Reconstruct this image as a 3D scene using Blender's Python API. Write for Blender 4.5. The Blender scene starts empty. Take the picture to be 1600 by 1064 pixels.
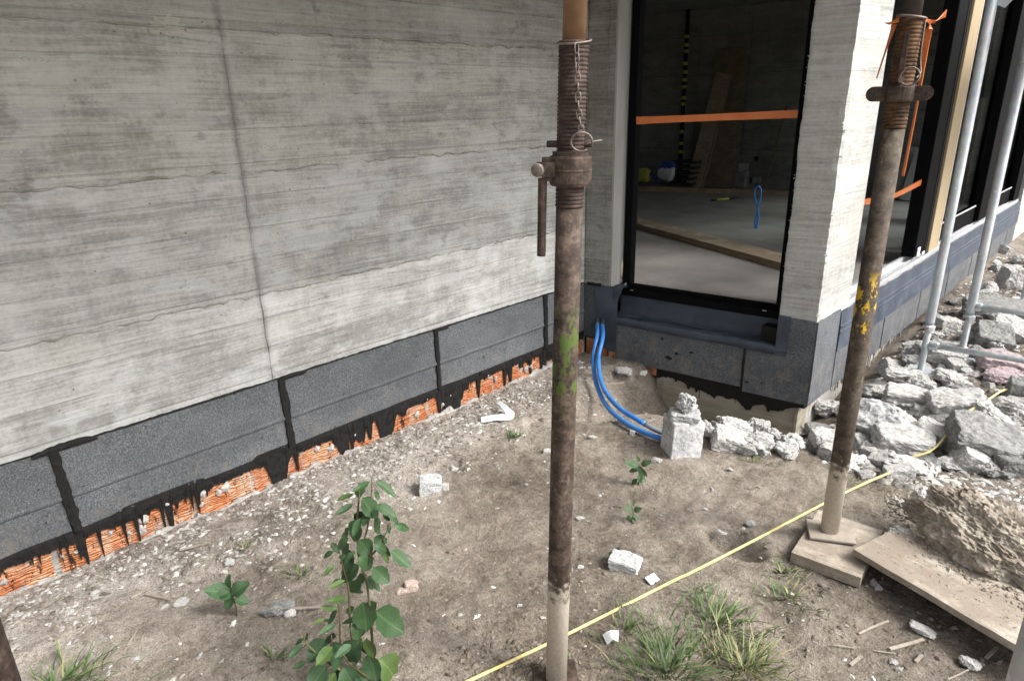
import bpy, bmesh, math, random
import numpy as np
from mathutils import Vector, Matrix, noise as mnoise
random.seed(7); RNG = np.random.default_rng(7)
R = math.radians
scene = bpy.context.scene
COL = scene.collection

# ------------------------------------------------------------------ camera
FPX, PITCH, ROLL, YAW, DOORANG, H = 1047.5, R(19.397), R(1.2823), R(-44.41), R(82.495), 1.57
_f = np.array([math.sin(YAW)*math.cos(PITCH), math.cos(YAW)*math.cos(PITCH), -math.sin(PITCH)])
_r = np.array([math.cos(YAW), -math.sin(YAW), 0]); _d = np.cross(_f, _r)
_r2 = _r*math.cos(ROLL)+_d*math.sin(ROLL); _d2 = _d*math.cos(ROLL)-_r*math.sin(ROLL)
CAMR = np.array([_r2, _d2, _f]); CAMP = np.array([0, 0, H])
cam = bpy.data.cameras.new('camera'); cam.lens = FPX/1600*36; cam.sensor_width = 36
cam.clip_start = 0.02; cam.clip_end = 1000
co = bpy.data.objects.new('camera', cam); COL.objects.link(co)
co.matrix_world = Matrix(((_r2[0], -_d2[0], -_f[0], 0), (_r2[1], -_d2[1], -_f[1], 0), (_r2[2], -_d2[2], -_f[2], H), (0, 0, 0, 1)))
scene.camera = co

# ------------------------------------------------------------------ light
SUN_DIR = Vector((0.80, 0.30, 0.85)).normalized()      # towards the sun, a bright patch of an overcast sky
SUN_EL = math.asin(SUN_DIR.z); SUN_AZ = math.atan2(SUN_DIR.x, SUN_DIR.y)
w = bpy.data.worlds.new('World'); scene.world = w; w.use_nodes = True
wn = w.node_tree; bg = wn.nodes['Background']
sk = wn.nodes.new('ShaderNodeTexSky'); sk.sky_type = 'NISHITA'; sk.sun_disc = False
sk.sun_elevation = SUN_EL; sk.sun_rotation = SUN_AZ; sk.air_density = 1.0; sk.dust_density = 6.0; sk.ozone_density = 1.0
hs = wn.nodes.new('ShaderNodeHueSaturation'); hs.inputs['Saturation'].default_value = 0.28
wn.links.new(sk.outputs[0], hs.inputs['Color']); wn.links.new(hs.outputs[0], bg.inputs[0]); bg.inputs[1].default_value = 0.15
sl = bpy.data.lights.new('sun', 'SUN'); sl.energy = 1.5; sl.angle = R(17); sl.color = (1.0, 0.97, 0.93)
so = bpy.data.objects.new('sun', sl); COL.objects.link(so)
so.rotation_euler = (-SUN_DIR).to_track_quat('-Z', 'Y').to_euler()
scene.view_settings.view_transform = 'Standard'; scene.view_settings.look = 'None'
scene.view_settings.exposure = 1.0; scene.view_settings.gamma = 1.0; scene.view_settings.use_curve_mapping = False
scene.render.engine = 'CYCLES'
scene.cycles.max_bounces = 7; scene.cycles.diffuse_bounces = 4

# ------------------------------------------------------------------ measuring helpers (photo pixel -> world point on a known plane)
def ray(u, v): return CAMR.T @ np.array([(u-800)/FPX, (v-532)/FPX, 1.])
def at(u, v, z=0.0):
    d = ray(u, v); return Vector(CAMP + d*((z-H)/d[2]))
def on_plane(u, v, P, n):
    d = ray(u, v); P = np.array(P); n = np.array(n); return Vector(CAMP + d*(((P-CAMP)@n)/(d@n)))
def depth(P): return float((CAMR @ (np.array(P)-CAMP))[2])
def stand(u, v, base):
    """point seen at (u,v) on the upright plane through base that faces the viewer"""
    n = np.array([base[0], base[1], 0.]); n /= np.linalg.norm(n); return on_plane(u, v, base, n)

# ------------------------------------------------------------------ naming helpers
def tag(o, label=None, cat=None, group=None, kind=None):
    if label: o['label'] = label
    if cat: o['category'] = cat
    if group: o['group'] = group
    if kind: o['kind'] = kind
    return o
def empty(name, loc=(0, 0, 0)):
    o = bpy.data.objects.new(name, None); o.location = loc; o.empty_display_size = .05; COL.objects.link(o); return o
def wm(o):
    b = Matrix.LocRotScale(o.location, o.rotation_euler, o.scale)
    return (wm(o.parent) @ o.matrix_parent_inverse @ b) if o.parent else b
def link(name, me, m=None, parent=None, loc=None, smooth=False, matrix=None, col=None):
    o = bpy.data.objects.new(name, me); COL.objects.link(o)
    if m is not None and not me.materials: me.materials.append(m)
    if smooth:
        for p in me.polygons: p.use_smooth = True
    if loc is not None: o.location = loc
    if matrix is not None: o.location, q, o.scale = matrix.decompose(); o.rotation_euler = q.to_euler()
    if parent is not None: o.parent = parent; o.matrix_parent_inverse = wm(parent).inverted()
    if col is not None: o.color = tuple(col)+(1,) if len(col) == 3 else col
    return o
def mesh(verts, faces, name='m'):
    me = bpy.data.meshes.new(name); me.from_pydata([tuple(v) for v in verts], [], faces); me.update(); return me
def bm_mesh(bm, name='m'):
    bmesh.ops.recalc_face_normals(bm, faces=bm.faces); me = bpy.data.meshes.new(name); bm.to_mesh(me); bm.free(); return me

# ------------------------------------------------------------------ shape helpers
def box_me(sx, sy, sz, bev=0.0, seg=1, centre=(0, 0, 0)):
    bm = bmesh.new(); bmesh.ops.create_cube(bm, size=1)
    for v in bm.verts: v.co = Vector((v.co.x*sx+centre[0], v.co.y*sy+centre[1], v.co.z*sz+centre[2]))
    if bev: bmesh.ops.bevel(bm, geom=bm.edges[:], offset=bev, segments=seg, affect='EDGES')
    return bm_mesh(bm)
def box(name, lo, hi, m, parent=None, bev=0.0):
    c = [(a+b)/2 for a, b in zip(lo, hi)]
    return link(name, box_me(hi[0]-lo[0], hi[1]-lo[1], hi[2]-lo[2], bev, 1, c), m, parent)
def prism_me(poly, z0, z1, bev=0.0):
    bm = bmesh.new(); a = [bm.verts.new((p[0], p[1], z0)) for p in poly]; b = [bm.verts.new((p[0], p[1], z1)) for p in poly]
    n = len(poly); bm.faces.new(a[::-1]); bm.faces.new(b)
    for i in range(n): bm.faces.new((a[i], a[(i+1) % n], b[(i+1) % n], b[i]))
    if bev: bmesh.ops.bevel(bm, geom=bm.edges[:], offset=bev, segments=1, affect='EDGES')
    return bm_mesh(bm)
def tube_me(pts, rad, seg=12, closed=False, cap=True):
    pts = [Vector(p) for p in pts]; n = len(pts); rads = rad if isinstance(rad, (list, tuple)) else [rad]*n
    verts = []; faces = []; up = None
    for i, p in enumerate(pts):
        a = pts[(i-1) % n] if (closed or i > 0) else p; b = pts[(i+1) % n] if (closed or i < n-1) else p
        t = (b-a).normalized()
        if up is None: up = t.orthogonal().normalized()
        up = (up-t*up.dot(t)).normalized(); s = t.cross(up)
        for k in range(seg):
            an = 2*math.pi*k/seg; verts.append(p+(up*math.cos(an)+s*math.sin(an))*rads[i])
    m = n if closed else n-1
    for i in range(m):
        j = (i+1) % n
        for k in range(seg):
            l = (k+1) % seg; faces.append((i*seg+k, i*seg+l, j*seg+l, j*seg+k))
    if cap and not closed:
        faces.append(tuple(range(seg))[::-1]); faces.append(tuple((n-1)*seg+k for k in range(seg)))
    return mesh(verts, faces)
def lathe_me(prof, seg=24):
    """prof: (r, z) list, spun about Z"""
    verts = []; faces = []
    for r_, z in prof:
        for k in range(seg): a = 2*math.pi*k/seg; verts.append((r_*math.cos(a), r_*math.sin(a), z))
    for i in range(len(prof)-1):
        for k in range(seg): l = (k+1) % seg; faces.append((i*seg+k, i*seg+l, (i+1)*seg+l, (i+1)*seg+k))
    faces.append(tuple(range(seg))[::-1]); faces.append(tuple((len(prof)-1)*seg+k for k in range(seg)))
    return mesh(verts, faces)
def smooth_pts(pts, n=8):
    pts = [Vector(p) for p in pts]; out = []
    P = [pts[0]*2-pts[1]]+pts+[pts[-1]*2-pts[-2]]
    for i in range(1, len(P)-2):
        p0, p1, p2, p3 = P[i-1:i+3]
        for k in range(n):
            t = k/n; out.append(0.5*((2*p1)+(p2-p0)*t+(2*p0-5*p1+4*p2-p3)*t*t+(3*p1-p0-3*p2+p3)*t**3))
    out.append(pts[-1]); return out
def axis_matrix(a, b):
    """frame at a with Z towards b"""
    a = Vector(a); b = Vector(b); return Matrix.Translation(a) @ (b-a).to_track_quat('Z', 'Y').to_matrix().to_4x4()
def smoothstep(a, b, x):
    t = np.clip((x-a)/(b-a), 0, 1); return t*t*(3-2*t)
_perm = RNG.random((512, 512))
def vnoise(x, y):
    x = np.asarray(x, float); y = np.asarray(y, float); xi = np.floor(x).astype(int); yi = np.floor(y).astype(int)
    fx = x-xi; fy = y-yi; fx = fx*fx*(3-2*fx); fy = fy*fy*(3-2*fy)
    g = lambda a, b: _perm[a % 512, b % 512]
    return (g(xi, yi)*(1-fx)+g(xi+1, yi)*fx)*(1-fy)+(g(xi, yi+1)*(1-fx)+g(xi+1, yi+1)*fx)*fy
def fbm(x, y, o=4):
    s = 0; a = 1; t = 0
    for i in range(o): s = s+a*vnoise(x*2**i+17.3*i, y*2**i+9.1*i); t += a; a *= .5
    return s/t

# ------------------------------------------------------------------ material helper
class K:
    def __init__(s, name, rough=.85, metal=0., spec=.4):
        s.m = bpy.data.materials.new(name); s.m.use_nodes = True; s.t = s.m.node_tree
        s.b = s.t.nodes['Principled BSDF']; s.b.inputs['Roughness'].default_value = rough
        s.b.inputs['Metallic'].default_value = metal; s.b.inputs['Specular IOR Level'].default_value = spec
        s.tc = s.n('ShaderNodeTexCoord')
    def n(s, ty, **kw):
        x = s.t.nodes.new(ty)
        for k, v in kw.items(): setattr(x, k, v)
        return x
    def put(s, sock, v):
        if isinstance(v, bpy.types.NodeSocket): s.t.links.new(v, sock)
        elif isinstance(v, (tuple, list)): sock.default_value = tuple(v)+((1,) if len(v) == 3 and len(sock.default_value) == 4 else ())
        elif hasattr(sock.default_value, '__len__'): sock.default_value = (v, v, v, 1) if len(sock.default_value) == 4 else (v, v, v)
        else: sock.default_value = v
    def co(s, sc=(1, 1, 1), loc=(0, 0, 0), rnd=False):
        mp = s.n('ShaderNodeMapping'); mp.inputs['Scale'].default_value = sc; mp.inputs['Location'].default_value = loc
        src = s.tc.outputs['Object']
        if rnd:
            oi = s.n('ShaderNodeObjectInfo'); va = s.n('ShaderNodeVectorMath', operation='ADD'); s.t.links.new(src, va.inputs[0])
            mu = s.n('ShaderNodeMath', operation='MULTIPLY'); s.t.links.new(oi.outputs['Random'], mu.inputs[0]); mu.inputs[1].default_value = 37
            s.t.links.new(mu.outputs[0], va.inputs[1]); src = va.outputs[0]
        s.t.links.new(src, mp.inputs[0]); return mp.outputs[0]
    def noise(s, vec, scale=5, detail=5, rough=.55, dist=0.):
        x = s.n('ShaderNodeTexNoise'); s.put(x.inputs['Vector'], vec); x.inputs['Scale'].default_value = scale
        x.inputs['Detail'].default_value = detail; x.inputs['Roughness'].default_value = rough; x.inputs['Distortion'].default_value = dist
        return x.outputs['Fac']
    def voro(s, vec, scale=5, feature='F1', out='Distance', rand=1.):
        x = s.n('ShaderNodeTexVoronoi', feature=feature); s.put(x.inputs['Vector'], vec); x.inputs['Scale'].default_value = scale
        x.inputs['Randomness'].default_value = rand; return x.outputs[out]
    def ramp(s, f, stops, mode='LINEAR'):
        x = s.n('ShaderNodeValToRGB'); s.put(x.inputs[0], f); x.color_ramp.interpolation = mode; e = x.color_ramp.elements
        while len(e) < len(stops): e.new(.5)
        for i, (p, c) in enumerate(stops):
            e[i].position = p; e[i].color = (c, c, c, 1) if not isinstance(c, (tuple, list)) else tuple(c)+(1,)
        return x.outputs[0]
    def mix(s, f, a, b, mode='MIX'):
        x = s.n('ShaderNodeMix', data_type='RGBA', blend_type=mode); s.put(x.inputs[0], f); s.put(x.inputs[6], a); s.put(x.inputs[7], b); return x.outputs[2]
    def math(s, op, a, b=0., c=None, clamp=False):
        x = s.n('ShaderNodeMath', operation=op, use_clamp=clamp); s.put(x.inputs[0], a); s.put(x.inputs[1], b)
        if c is not None: s.put(x.inputs[2], c)
        return x.outputs[0]
    def xyz(s, vec):
        x = s.n('ShaderNodeSeparateXYZ'); s.put(x.inputs[0], vec); return x.outputs
    def ocol(s): return s.n('ShaderNodeObjectInfo').outputs['Color']
    def attr(s, name):
        x = s.n('ShaderNodeAttribute', attribute_name=name); return x.outputs['Color']
    def bump(s, h, strength=.5, dist=.01, prev=None):
        x = s.n('ShaderNodeBump'); s.put(x.inputs['Height'], h); x.inputs['Strength'].default_value = strength; x.inputs['Distance'].default_value = dist
        if prev is not None: s.put(x.inputs['Normal'], prev)
        return x.outputs[0]
    def fin(s, col, rough=None, bump=None, metal=None):
        s.put(s.b.inputs['Base Color'], col)
        if rough is not None: s.put(s.b.inputs['Roughness'], rough)
        if metal is not None: s.put(s.b.inputs['Metallic'], metal)
        if bump is not None: s.put(s.b.inputs['Normal'], bump)
        return s.m

M = {}
def mat_board_concrete(name, along, tint=(1, 1, 1), lo=.16, hi=.34, line=.125, feat=1.):
    """board-marked concrete: streaky wood imprint running along `along` (0 = x, 1 = y)"""
    k = K(name, .9, spec=.25)
    def sc(a, z): return (a, a, z)
    warp = k.noise(k.co(sc(1.6, 4)), 1, 3)
    v = k.n('ShaderNodeVectorMath', operation='ADD'); k.t.links.new(k.co(sc(1, 1)), v.inputs[0])
    cx = k.n('ShaderNodeCombineXYZ'); k.put(cx.inputs[2], k.math('MULTIPLY', warp, .045)); k.t.links.new(cx.outputs[0], v.inputs[1])
    mp = k.n('ShaderNodeMapping'); mp.inputs['Scale'].default_value = sc(2.2, 75); k.t.links.new(v.outputs[0], mp.inputs[0])
    grain = k.noise(mp.outputs[0], 1, 7, .62)
    mp2 = k.n('ShaderNodeMapping'); mp2.inputs['Scale'].default_value = sc(1.2, 22); k.t.links.new(v.outputs[0], mp2.inputs[0])
    streak = k.noise(mp2.outputs[0], 1, 5, .6)
    blot = k.noise(k.co(sc(2.2, 5)), 1, 5, .62, .4)
    big = k.noise(k.co(sc(.7, .9), (3, 1, 5)), 1, 3)
    z = k.xyz(k.co())[2]
    bz = k.math('DIVIDE', z, line); fr = k.math('FRACT', bz); fl = k.math('FLOOR', bz)
    wn_ = k.n('ShaderNodeTexWhiteNoise', noise_dimensions='1D'); k.put(wn_.inputs['W'], fl)
    linem = k.ramp(k.math('ADD', fr, k.math('MULTIPLY', k.math('SUBTRACT', k.noise(k.co(sc(3, 1)), 1, 2), .5), .1)), [(0, 0.), (.035, 0.), (.055, 1.), (1, 1.)])
    cloud = k.noise(k.co(sc(6, 9), (1, 2, 3)), 1, 6, .7)
    def cen(x, g): return k.math('MULTIPLY', k.math('SUBTRACT', x, .5), g)
    mp3 = k.n('ShaderNodeMapping'); mp3.inputs['Scale'].default_value = sc(5, 150); k.t.links.new(v.outputs[0], mp3.inputs[0])
    fgr = k.noise(mp3.outputs[0], 1, 4, .6); speck = k.noise(k.co(), 70, 3, .6)
    t = k.math('ADD', cen(blot, .50), cen(streak, .36)); t = k.math('ADD', t, cen(grain, .60)); t = k.math('ADD', t, cen(big, .55)); t = k.math('ADD', t, cen(cloud, .60))
    t = k.math('ADD', t, cen(fgr, .56)); t = k.math('ADD', t, cen(speck, .42))
    drip_ = k.noise(k.co((26, 26, 2.2), (4, 1, 7)), 1, 3, .6); t = k.math('ADD', t, cen(drip_, .25))
    t = k.math('ADD', t, cen(wn_.outputs[0], .16)); t = k.math('ADD', t, .5)
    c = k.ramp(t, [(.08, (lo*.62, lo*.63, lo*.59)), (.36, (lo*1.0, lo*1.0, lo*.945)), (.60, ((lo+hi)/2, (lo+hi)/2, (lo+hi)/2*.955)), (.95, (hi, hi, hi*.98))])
    # rising lime bloom patches and yellowish leaks that belong to the concrete skin
    ye = k.ramp(k.noise(k.co(sc(1.3, .8), (9, 4, 2)), 1, 4), [(.6, 0.), (.74, .5)])
    c = k.mix(k.math('MULTIPLY', ye, .6), c, (.30, .28, .19))
    c = k.mix(k.math('MULTIPLY', k.math('SUBTRACT', 1., linem), .22*feat), c, (.12, .12, .11))
    pits = k.ramp(k.voro(k.co(sc(1, 1)), 26), [(.05, 1.), (.085, 0.)])
    pm = k.math('MULTIPLY', pits, k.ramp(k.noise(k.co(), 9, 1), [(.52, 0.), (.56, .8)]))
    c = k.mix(pm, c, (.06, .06, .055))
    if along == 1 and feat == 1.:      # dirt that gathered along the upright formwork joint
        yj = k.math('ABSOLUTE', k.math('SUBTRACT', k.math('ADD', k.xyz(k.co())[1], k.math('MULTIPLY', k.math('SUBTRACT', k.noise(k.co((1, 1, 6)), 2, 3), .5), .03)), 1.183))
        c = k.mix(k.ramp(yj, [(.004, .45), (.022, 0.)]), c, (lo*.5, lo*.5, lo*.48))
    blo = k.ramp(k.noise(k.co(sc(3.2, 6), (7, 3, 1)), 1, 6, .68), [(.51, 0.), (.60, .42)]); c = k.mix(blo, c, (hi*1.02, hi*1.03, hi*1.02))
    smu = k.ramp(k.noise(k.co(sc(9, 12), (2, 8, 4)), 1, 4, .65), [(.62, 0.), (.70, .45)]); c = k.mix(k.math('MULTIPLY', smu, feat), c, (lo*.55, lo*.56, lo*.52))
    kv = k.voro(k.co(sc(3.0, 9), (1, 6, 2)), 1.6); kn = k.math('MULTIPLY', k.ramp(k.math('FRACT', k.math('MULTIPLY', kv, 14.)), [(.0, 1.), (.3, 0.), (.8, 0.), (1., 1.)]), k.ramp(kv, [(.16, .38), (.26, 0.)])); c = k.mix(k.math('MULTIPLY', kn, feat), c, (lo*.6, lo*.6, lo*.56))
    c = k.mix(1., c, k.ocol(), 'MULTIPLY'); c = k.mix(1., c, tint, 'MULTIPLY')
    h = k.math('ADD', k.math('MULTIPLY', grain, .7), k.math('MULTIPLY', blot, .3)); h = k.math('ADD', h, k.math('MULTIPLY', linem, .35*feat)); h = k.math('ADD', h, k.math('MULTIPLY', fgr, .35*feat))
    h = k.math('SUBTRACT', h, k.math('MULTIPLY', pm, 1.2))
    return k.fin(c, .9, k.bump(h, .7, .007))
M['wall'] = mat_board_concrete('board_concrete', 1, (.985, 1, .985), lo=.25, hi=.52)
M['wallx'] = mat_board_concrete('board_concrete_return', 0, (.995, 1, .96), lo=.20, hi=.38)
M['pillar'] = mat_board_concrete('pillar_concrete', 1, (1, 1, 1), lo=.36, hi=.56, line=.14, feat=.3)
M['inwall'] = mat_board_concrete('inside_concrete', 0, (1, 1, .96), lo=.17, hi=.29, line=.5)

def simple(name, c1, c2, scale=8, rough=.85, bump=.3, bdist=.004, detail=6, spec=.35, sc=(1, 1, 1), rnd=False, metal=0., ocol=False):
    k = K(name, rough, metal, spec); f = k.noise(k.co(sc, rnd=rnd), scale, detail, .6)
    c = k.ramp(f, [(.3, c1), (.7, c2)])
    if ocol: c = k.mix(1., c, k.ocol(), 'MULTIPLY')
    return k.fin(c, None, k.bump(f, bump, bdist))

def mat_granule():
    k = K('granule_membrane', .9, spec=.3); g = k.noise(k.co(), 330, 2, .7); g2 = k.noise(k.co(), 150, 1); b = k.noise(k.co((1, 1, 1.6)), 4.5, 6, .65)
    c = k.ramp(k.math('ADD', k.math('MULTIPLY', g, .7), k.math('MULTIPLY', g2, .3)), [(.36, (.045, .049, .055)), (.5, (.105, .113, .123)), (.64, (.23, .245, .26))])
    c = k.mix(k.ramp(b, [(.40, .35), (.60, 0.)]), c, (.045, .048, .052))
    mud = k.math('MULTIPLY', k.ramp(k.noise(k.co((1, 1, .7), (3, 3, 3)), 16, 5, .75), [(.50, 0.), (.62, .55)]), k.ramp(k.math('ADD', k.xyz(k.co())[2], k.math('MULTIPLY', k.noise(k.co(), 5, 3), .16)), [(.20, 1.), (.36, .12)]))
    c = k.mix(mud, c, (.20, .175, .15)); scr = k.ramp(k.noise(k.co((1, 3, 40), (9, 9, 9)), 3, 3, .6), [(.66, 0.), (.69, .35)]); c = k.mix(scr, c, (.05, .052, .056))
    dots = k.math('MULTIPLY', k.ramp(k.noise(k.co(), 40, 4, .7), [(.63, 0.), (.67, .9)]), k.ramp(k.noise(k.co((1, 1, 1), (2, 5, 1)), 5, 2), [(.55, 0.), (.62, 1.)]))
    c = k.mix(dots, c, (.006, .006, .006)); c = k.mix(1., c, k.ocol(), 'MULTIPLY')
    return k.fin(c, .9, k.bump(g, .35, .002))
M['granule'] = mat_granule()
def mat_bitumen():
    k = K('bitumen', .6, spec=.25); f = k.noise(k.co(), 45, 6, .65)
    return k.fin(k.ramp(f, [(.3, (.004, .004, .004)), (.75, (.022, .021, .021))]), k.ramp(f, [(.3, .5), (.7, .85)]), k.bump(f, .8, .006))
M['bitumen'] = mat_bitumen()
def mat_liquid():
    k = K('liquid_membrane', .55, spec=.4); f = k.noise(k.co((1, 1, 1)), 7, 6, .6, .6); g = k.noise(k.co(), 160, 3)
    c = k.ramp(f, [(.3, (.030, .039, .055)), (.7, (.060, .073, .097))]); c = k.mix(1., c, k.ocol(), 'MULTIPLY')
    n1 = k.bump(k.math('ADD', f, k.math('MULTIPLY', g, .1)), .5, .01); return k.fin(c, k.ramp(f, [(.3, .42), (.7, .7)]), n1)
M['liquid'] = mat_liquid()
def mat_brick():
    k = K('clay_brick', .85, spec=.3); wv = k.n('ShaderNodeTexWave', wave_type='BANDS', bands_direction='Z'); k.put(wv.inputs['Vector'], k.co((1, .35, 1.3), rnd=True))
    wv.inputs['Scale'].default_value = 22; wv.inputs['Distortion'].default_value = 11; wv.inputs['Detail'].default_value = 3; wv.inputs['Detail Scale'].default_value = 1.6
    f = k.noise(k.co(rnd=True), 12, 5, .6)
    c = k.ramp(f, [(.38, (.50, .165, .065)), (.5, (.64, .26, .12)), (.62, (.70, .40, .25))])
    c = k.mix(k.ramp(k.noise(k.co((1, 1, .6), rnd=True), 9, 5), [(.55, 0.), (.7, .7)]), c, (.62, .50, .42))
    c = k.mix(k.ramp(wv.outputs['Fac'], [(.0, .32), (.22, 0.)]), c, (.24, .085, .04))
    c = k.mix(k.ramp(k.noise(k.co((1, 1, .35)), 26, 5, .75), [(.57, 0.), (.61, .92)]), c, (.012, .010, .009))
    return k.fin(c, .85, k.bump(wv.outputs['Fac'], .8, .012))
M['brick'] = mat_brick()
M['mortar'] = simple('mortar', (.22, .21, .20), (.55, .53, .50), 30, .95, .6, .006)
def mat_soil():
    k = K('soil', .97, spec=.15); big = k.noise(k.co(), 1.1, 5, .6, .3); mid = k.noise(k.co(), 7, 7, .68); fine = k.noise(k.co(), 60, 5, .75); vf = k.noise(k.co(), 220, 2)
    t = k.math('ADD', k.math('MULTIPLY', big, .40), k.math('ADD', k.math('MULTIPLY', mid, .34), k.math('MULTIPLY', fine, .34)))
    c = k.ramp(t, [(.42, (.105, .088, .070)), (.50, (.205, .175, .142)), (.565, (.30, .262, .218)), (.66, (.43, .385, .33))])
    c = k.mix(1., c, k.attr('tint'), 'MULTIPLY')
    sp = k.ramp(k.voro(k.co(), 85), [(.10, 1.), (.16, 0.)]); sm = k.ramp(k.noise(k.co((1, 1, 1), (4, 4, 4)), 14, 3), [(.50, 0.), (.58, 1.)])
    c = k.mix(k.math('MULTIPLY', k.math('MULTIPLY', sp, sm), .75), c, (.50, .47, .43))
    c = k.mix(k.ramp(vf, [(.35, .5), (.5, 0.)]), c, (.06, .048, .037))
    h = k.math('ADD', k.math('MULTIPLY', mid, .8), k.math('ADD', k.math('MULTIPLY', fine, .5), k.math('MULTIPLY', vf, .15)))
    return k.fin(c, .97, k.bump(h, 1.0, .03))
M['soil'] = mat_soil()
def mat_rubble(name, c1, c2, c3, rnd=True):
    k = K(name, .95, spec=.2); f = k.noise(k.co(rnd=rnd), 11, 7, .68); g = k.noise(k.co(rnd=rnd), 70, 4, .7); v = k.voro(k.co(rnd=rnd), 60)
    c = k.ramp(k.math('ADD', k.math('MULTIPLY', f, .6), k.math('MULTIPLY', g, .4)), [(.40, c1), (.49, c2), (.58, c3)])
    c = k.mix(k.ramp(v, [(.05, .7), (.15, 0.)]), c, tuple(x*.42 for x in c2))
    c = k.mix(1., c, k.ocol(), 'MULTIPLY')
    return k.fin(c, .95, k.bump(k.math('ADD', f, k.math('MULTIPLY', g, .7)), .55, .014))
M['rubble'] = mat_rubble('broken_concrete', (.27, .265, .255), (.46, .452, .438), (.65, .64, .625))
M['rubble_dark'] = mat_rubble('broken_concrete_grey', (.15, .15, .146), (.235, .235, .23), (.34, .34, .333))
M['aerated'] = mat_rubble('aerated_block', (.30, .305, .31), (.46, .465, .47), (.64, .645, .65))
M['earth_lump'] = mat_rubble('caked_earth', (.19, .16, .128), (.29, .252, .206), (.40, .36, .305))
def mat_rust(name, base=((.040, .024, .018), (.105, .062, .045), (.20, .13, .095)), fleck=None, zones=True):
    k = K(name, .8, .15, .35); f = k.noise(k.co(), 28, 7, .68); g = k.noise(k.co(), 130, 4, .7)
    c = k.ramp(k.math('ADD', k.math('MULTIPLY', f, .65), k.math('MULTIPLY', g, .35)), [(.40, base[0]), (.50, base[1]), (.61, base[2])])
    if zones:      # cement slurry and paint left on the tube
        z = k.xyz(k.co())[2]
        cem = k.math('MULTIPLY', k.ramp(k.noise(k.co((1, 1, .6)), 40, 5, .7), [(.54, 0.), (.64, .75)]), k.ramp(k.noise(k.co((1, 1, 1), (3, 3, 3)), 8, 3), [(.42, .1), (.6, 1.)]))
        c = k.mix(k.math('MULTIPLY', cem, .7), c, (.24, .20, .16))
        low = k.ramp(k.math('ADD', z, k.math('MULTIPLY', k.math('SUBTRACT', k.noise(k.co(), 42, 5, .7), .5), .30)), [(.30, 1.), (.36, 0.)])
        c = k.mix(low, c, k.ramp(g, [(.3, (.44, .39, .315)), (.7, (.64, .58, .50))]))
        if fleck:
            zm, zw, fc, th = fleck; band = k.ramp(k.math('ABSOLUTE', k.math('SUBTRACT', z, zm)), [(zw*.6, 1.), (zw, 0.)])
            fl = k.math('MULTIPLY', band, k.ramp(k.noise(k.co((1, 1, .55)), 30, 5, .65), [(th, 0.), (th+.03, 1.)])); c = k.mix(fl, c, fc)
    return k.fin(c, k.ramp(g, [(.3, .65), (.7, .9)]), k.bump(k.math('ADD', f, g), .35, .002))
M['rust1'] = mat_rust('rusty_tube_green', base=((.030, .021, .017), (.066, .046, .036), (.135, .102, .080)), fleck=(1.0, .15, (.085, .125, .03), .53))
M['rust2'] = mat_rust('rusty_tube_yellow', base=((.040, .030, .023), (.075, .058, .043), (.125, .10, .076)), fleck=(.92, .13, (.58, .37, .02), .55))
M['rust'] = mat_rust('rusty_steel', ((.028, .020, .016), (.062, .043, .034), (.125, .09, .07)), zones=False)
M['rust_thread'] = mat_rust('rusty_thread', ((.028, .019, .016), (.060, .040, .033), (.11, .08, .066)), zones=False)
M['rust_orange'] = mat_rust('orange_rust_thread', ((.03, .018, .011), (.085, .043, .018), (.16, .09, .045)), zones=False)
M['rust_pale'] = simple('pale_rust', (.19, .105, .055), (.29, .175, .10), 22, .7, .12, .001, metal=.1)
M['inner2'] = simple('grey_inner_tube', (.045, .037, .03), (.10, .085, .073), 18, .6, .2, .001, metal=.2)
M['wire'] = simple('steel_wire', (.13, .10, .085), (.28, .24, .215), 60, .6, .2, .001, metal=.5)
def mat_galv():
    k = K('galvanised_steel', .45, .35, .5); f = k.noise(k.co((1, 1, .5)), 20, 5, .6); v = k.voro(k.co((1, 1, .6)), 55, out='Color')
    c = k.mix(.15, k.ramp(f, [(.3, (.36, .39, .41)), (.7, (.58, .61, .63))]), v, 'SOFT_LIGHT'); sp = k.ramp(k.noise(k.co(), 38, 3), [(.66, 0.), (.7, .7)]); c = k.mix(sp, c, (.75, .75, .74))
    return k.fin(c, k.ramp(f, [(.3, .38), (.7, .6)]), k.bump(f, .12, .001))
M['galv'] = mat_galv()
M['black'] = simple('black_frame', (.003, .0033, .004), (.006, .0065, .0075), 30, .6, .05, .001, spec=.05)
M['alu'] = simple('aluminium_rail', (.50, .51, .53), (.66, .67, .69), 14, .4, .1, .001, metal=.35)
M['dusty'] = simple('dusty_sill', (.30, .29, .25), (.46, .45, .41), 18, .85, .2, .002)
M['film'] = simple('white_film', (.62, .62, .64), (.78, .78, .80), 12, .5, .3, .004)
M['tan'] = simple('tan_board', (.36, .28, .17), (.43, .345, .22), 6, .7, .1, .001, sc=(1, 1, .2))
M['tan_edge'] = simple('pale_edge', (.60, .54, .44), (.70, .64, .54), 9, .6, .1, .001)
def mat_wood(name, c1, c2, c3, sc):
    k = K(name, .85, spec=.25); g = k.noise(k.co(sc), 1, 7, .65, .3); b = k.noise(k.co(), 6, 5, .6)
    c = k.ramp(k.math('ADD', k.math('MULTIPLY', g, .6), k.math('MULTIPLY', b, .4)), [(.34, c1), (.5, c2), (.66, c3)]); c = k.mix(1., c, k.ocol(), 'MULTIPLY')
    return k.fin(c, .85, k.bump(g, .4, .003))
M['wood'] = mat_wood('timber', (.13, .09, .06), (.24, .18, .125), (.36, .29, .21), (6, 90, 90))
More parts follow.
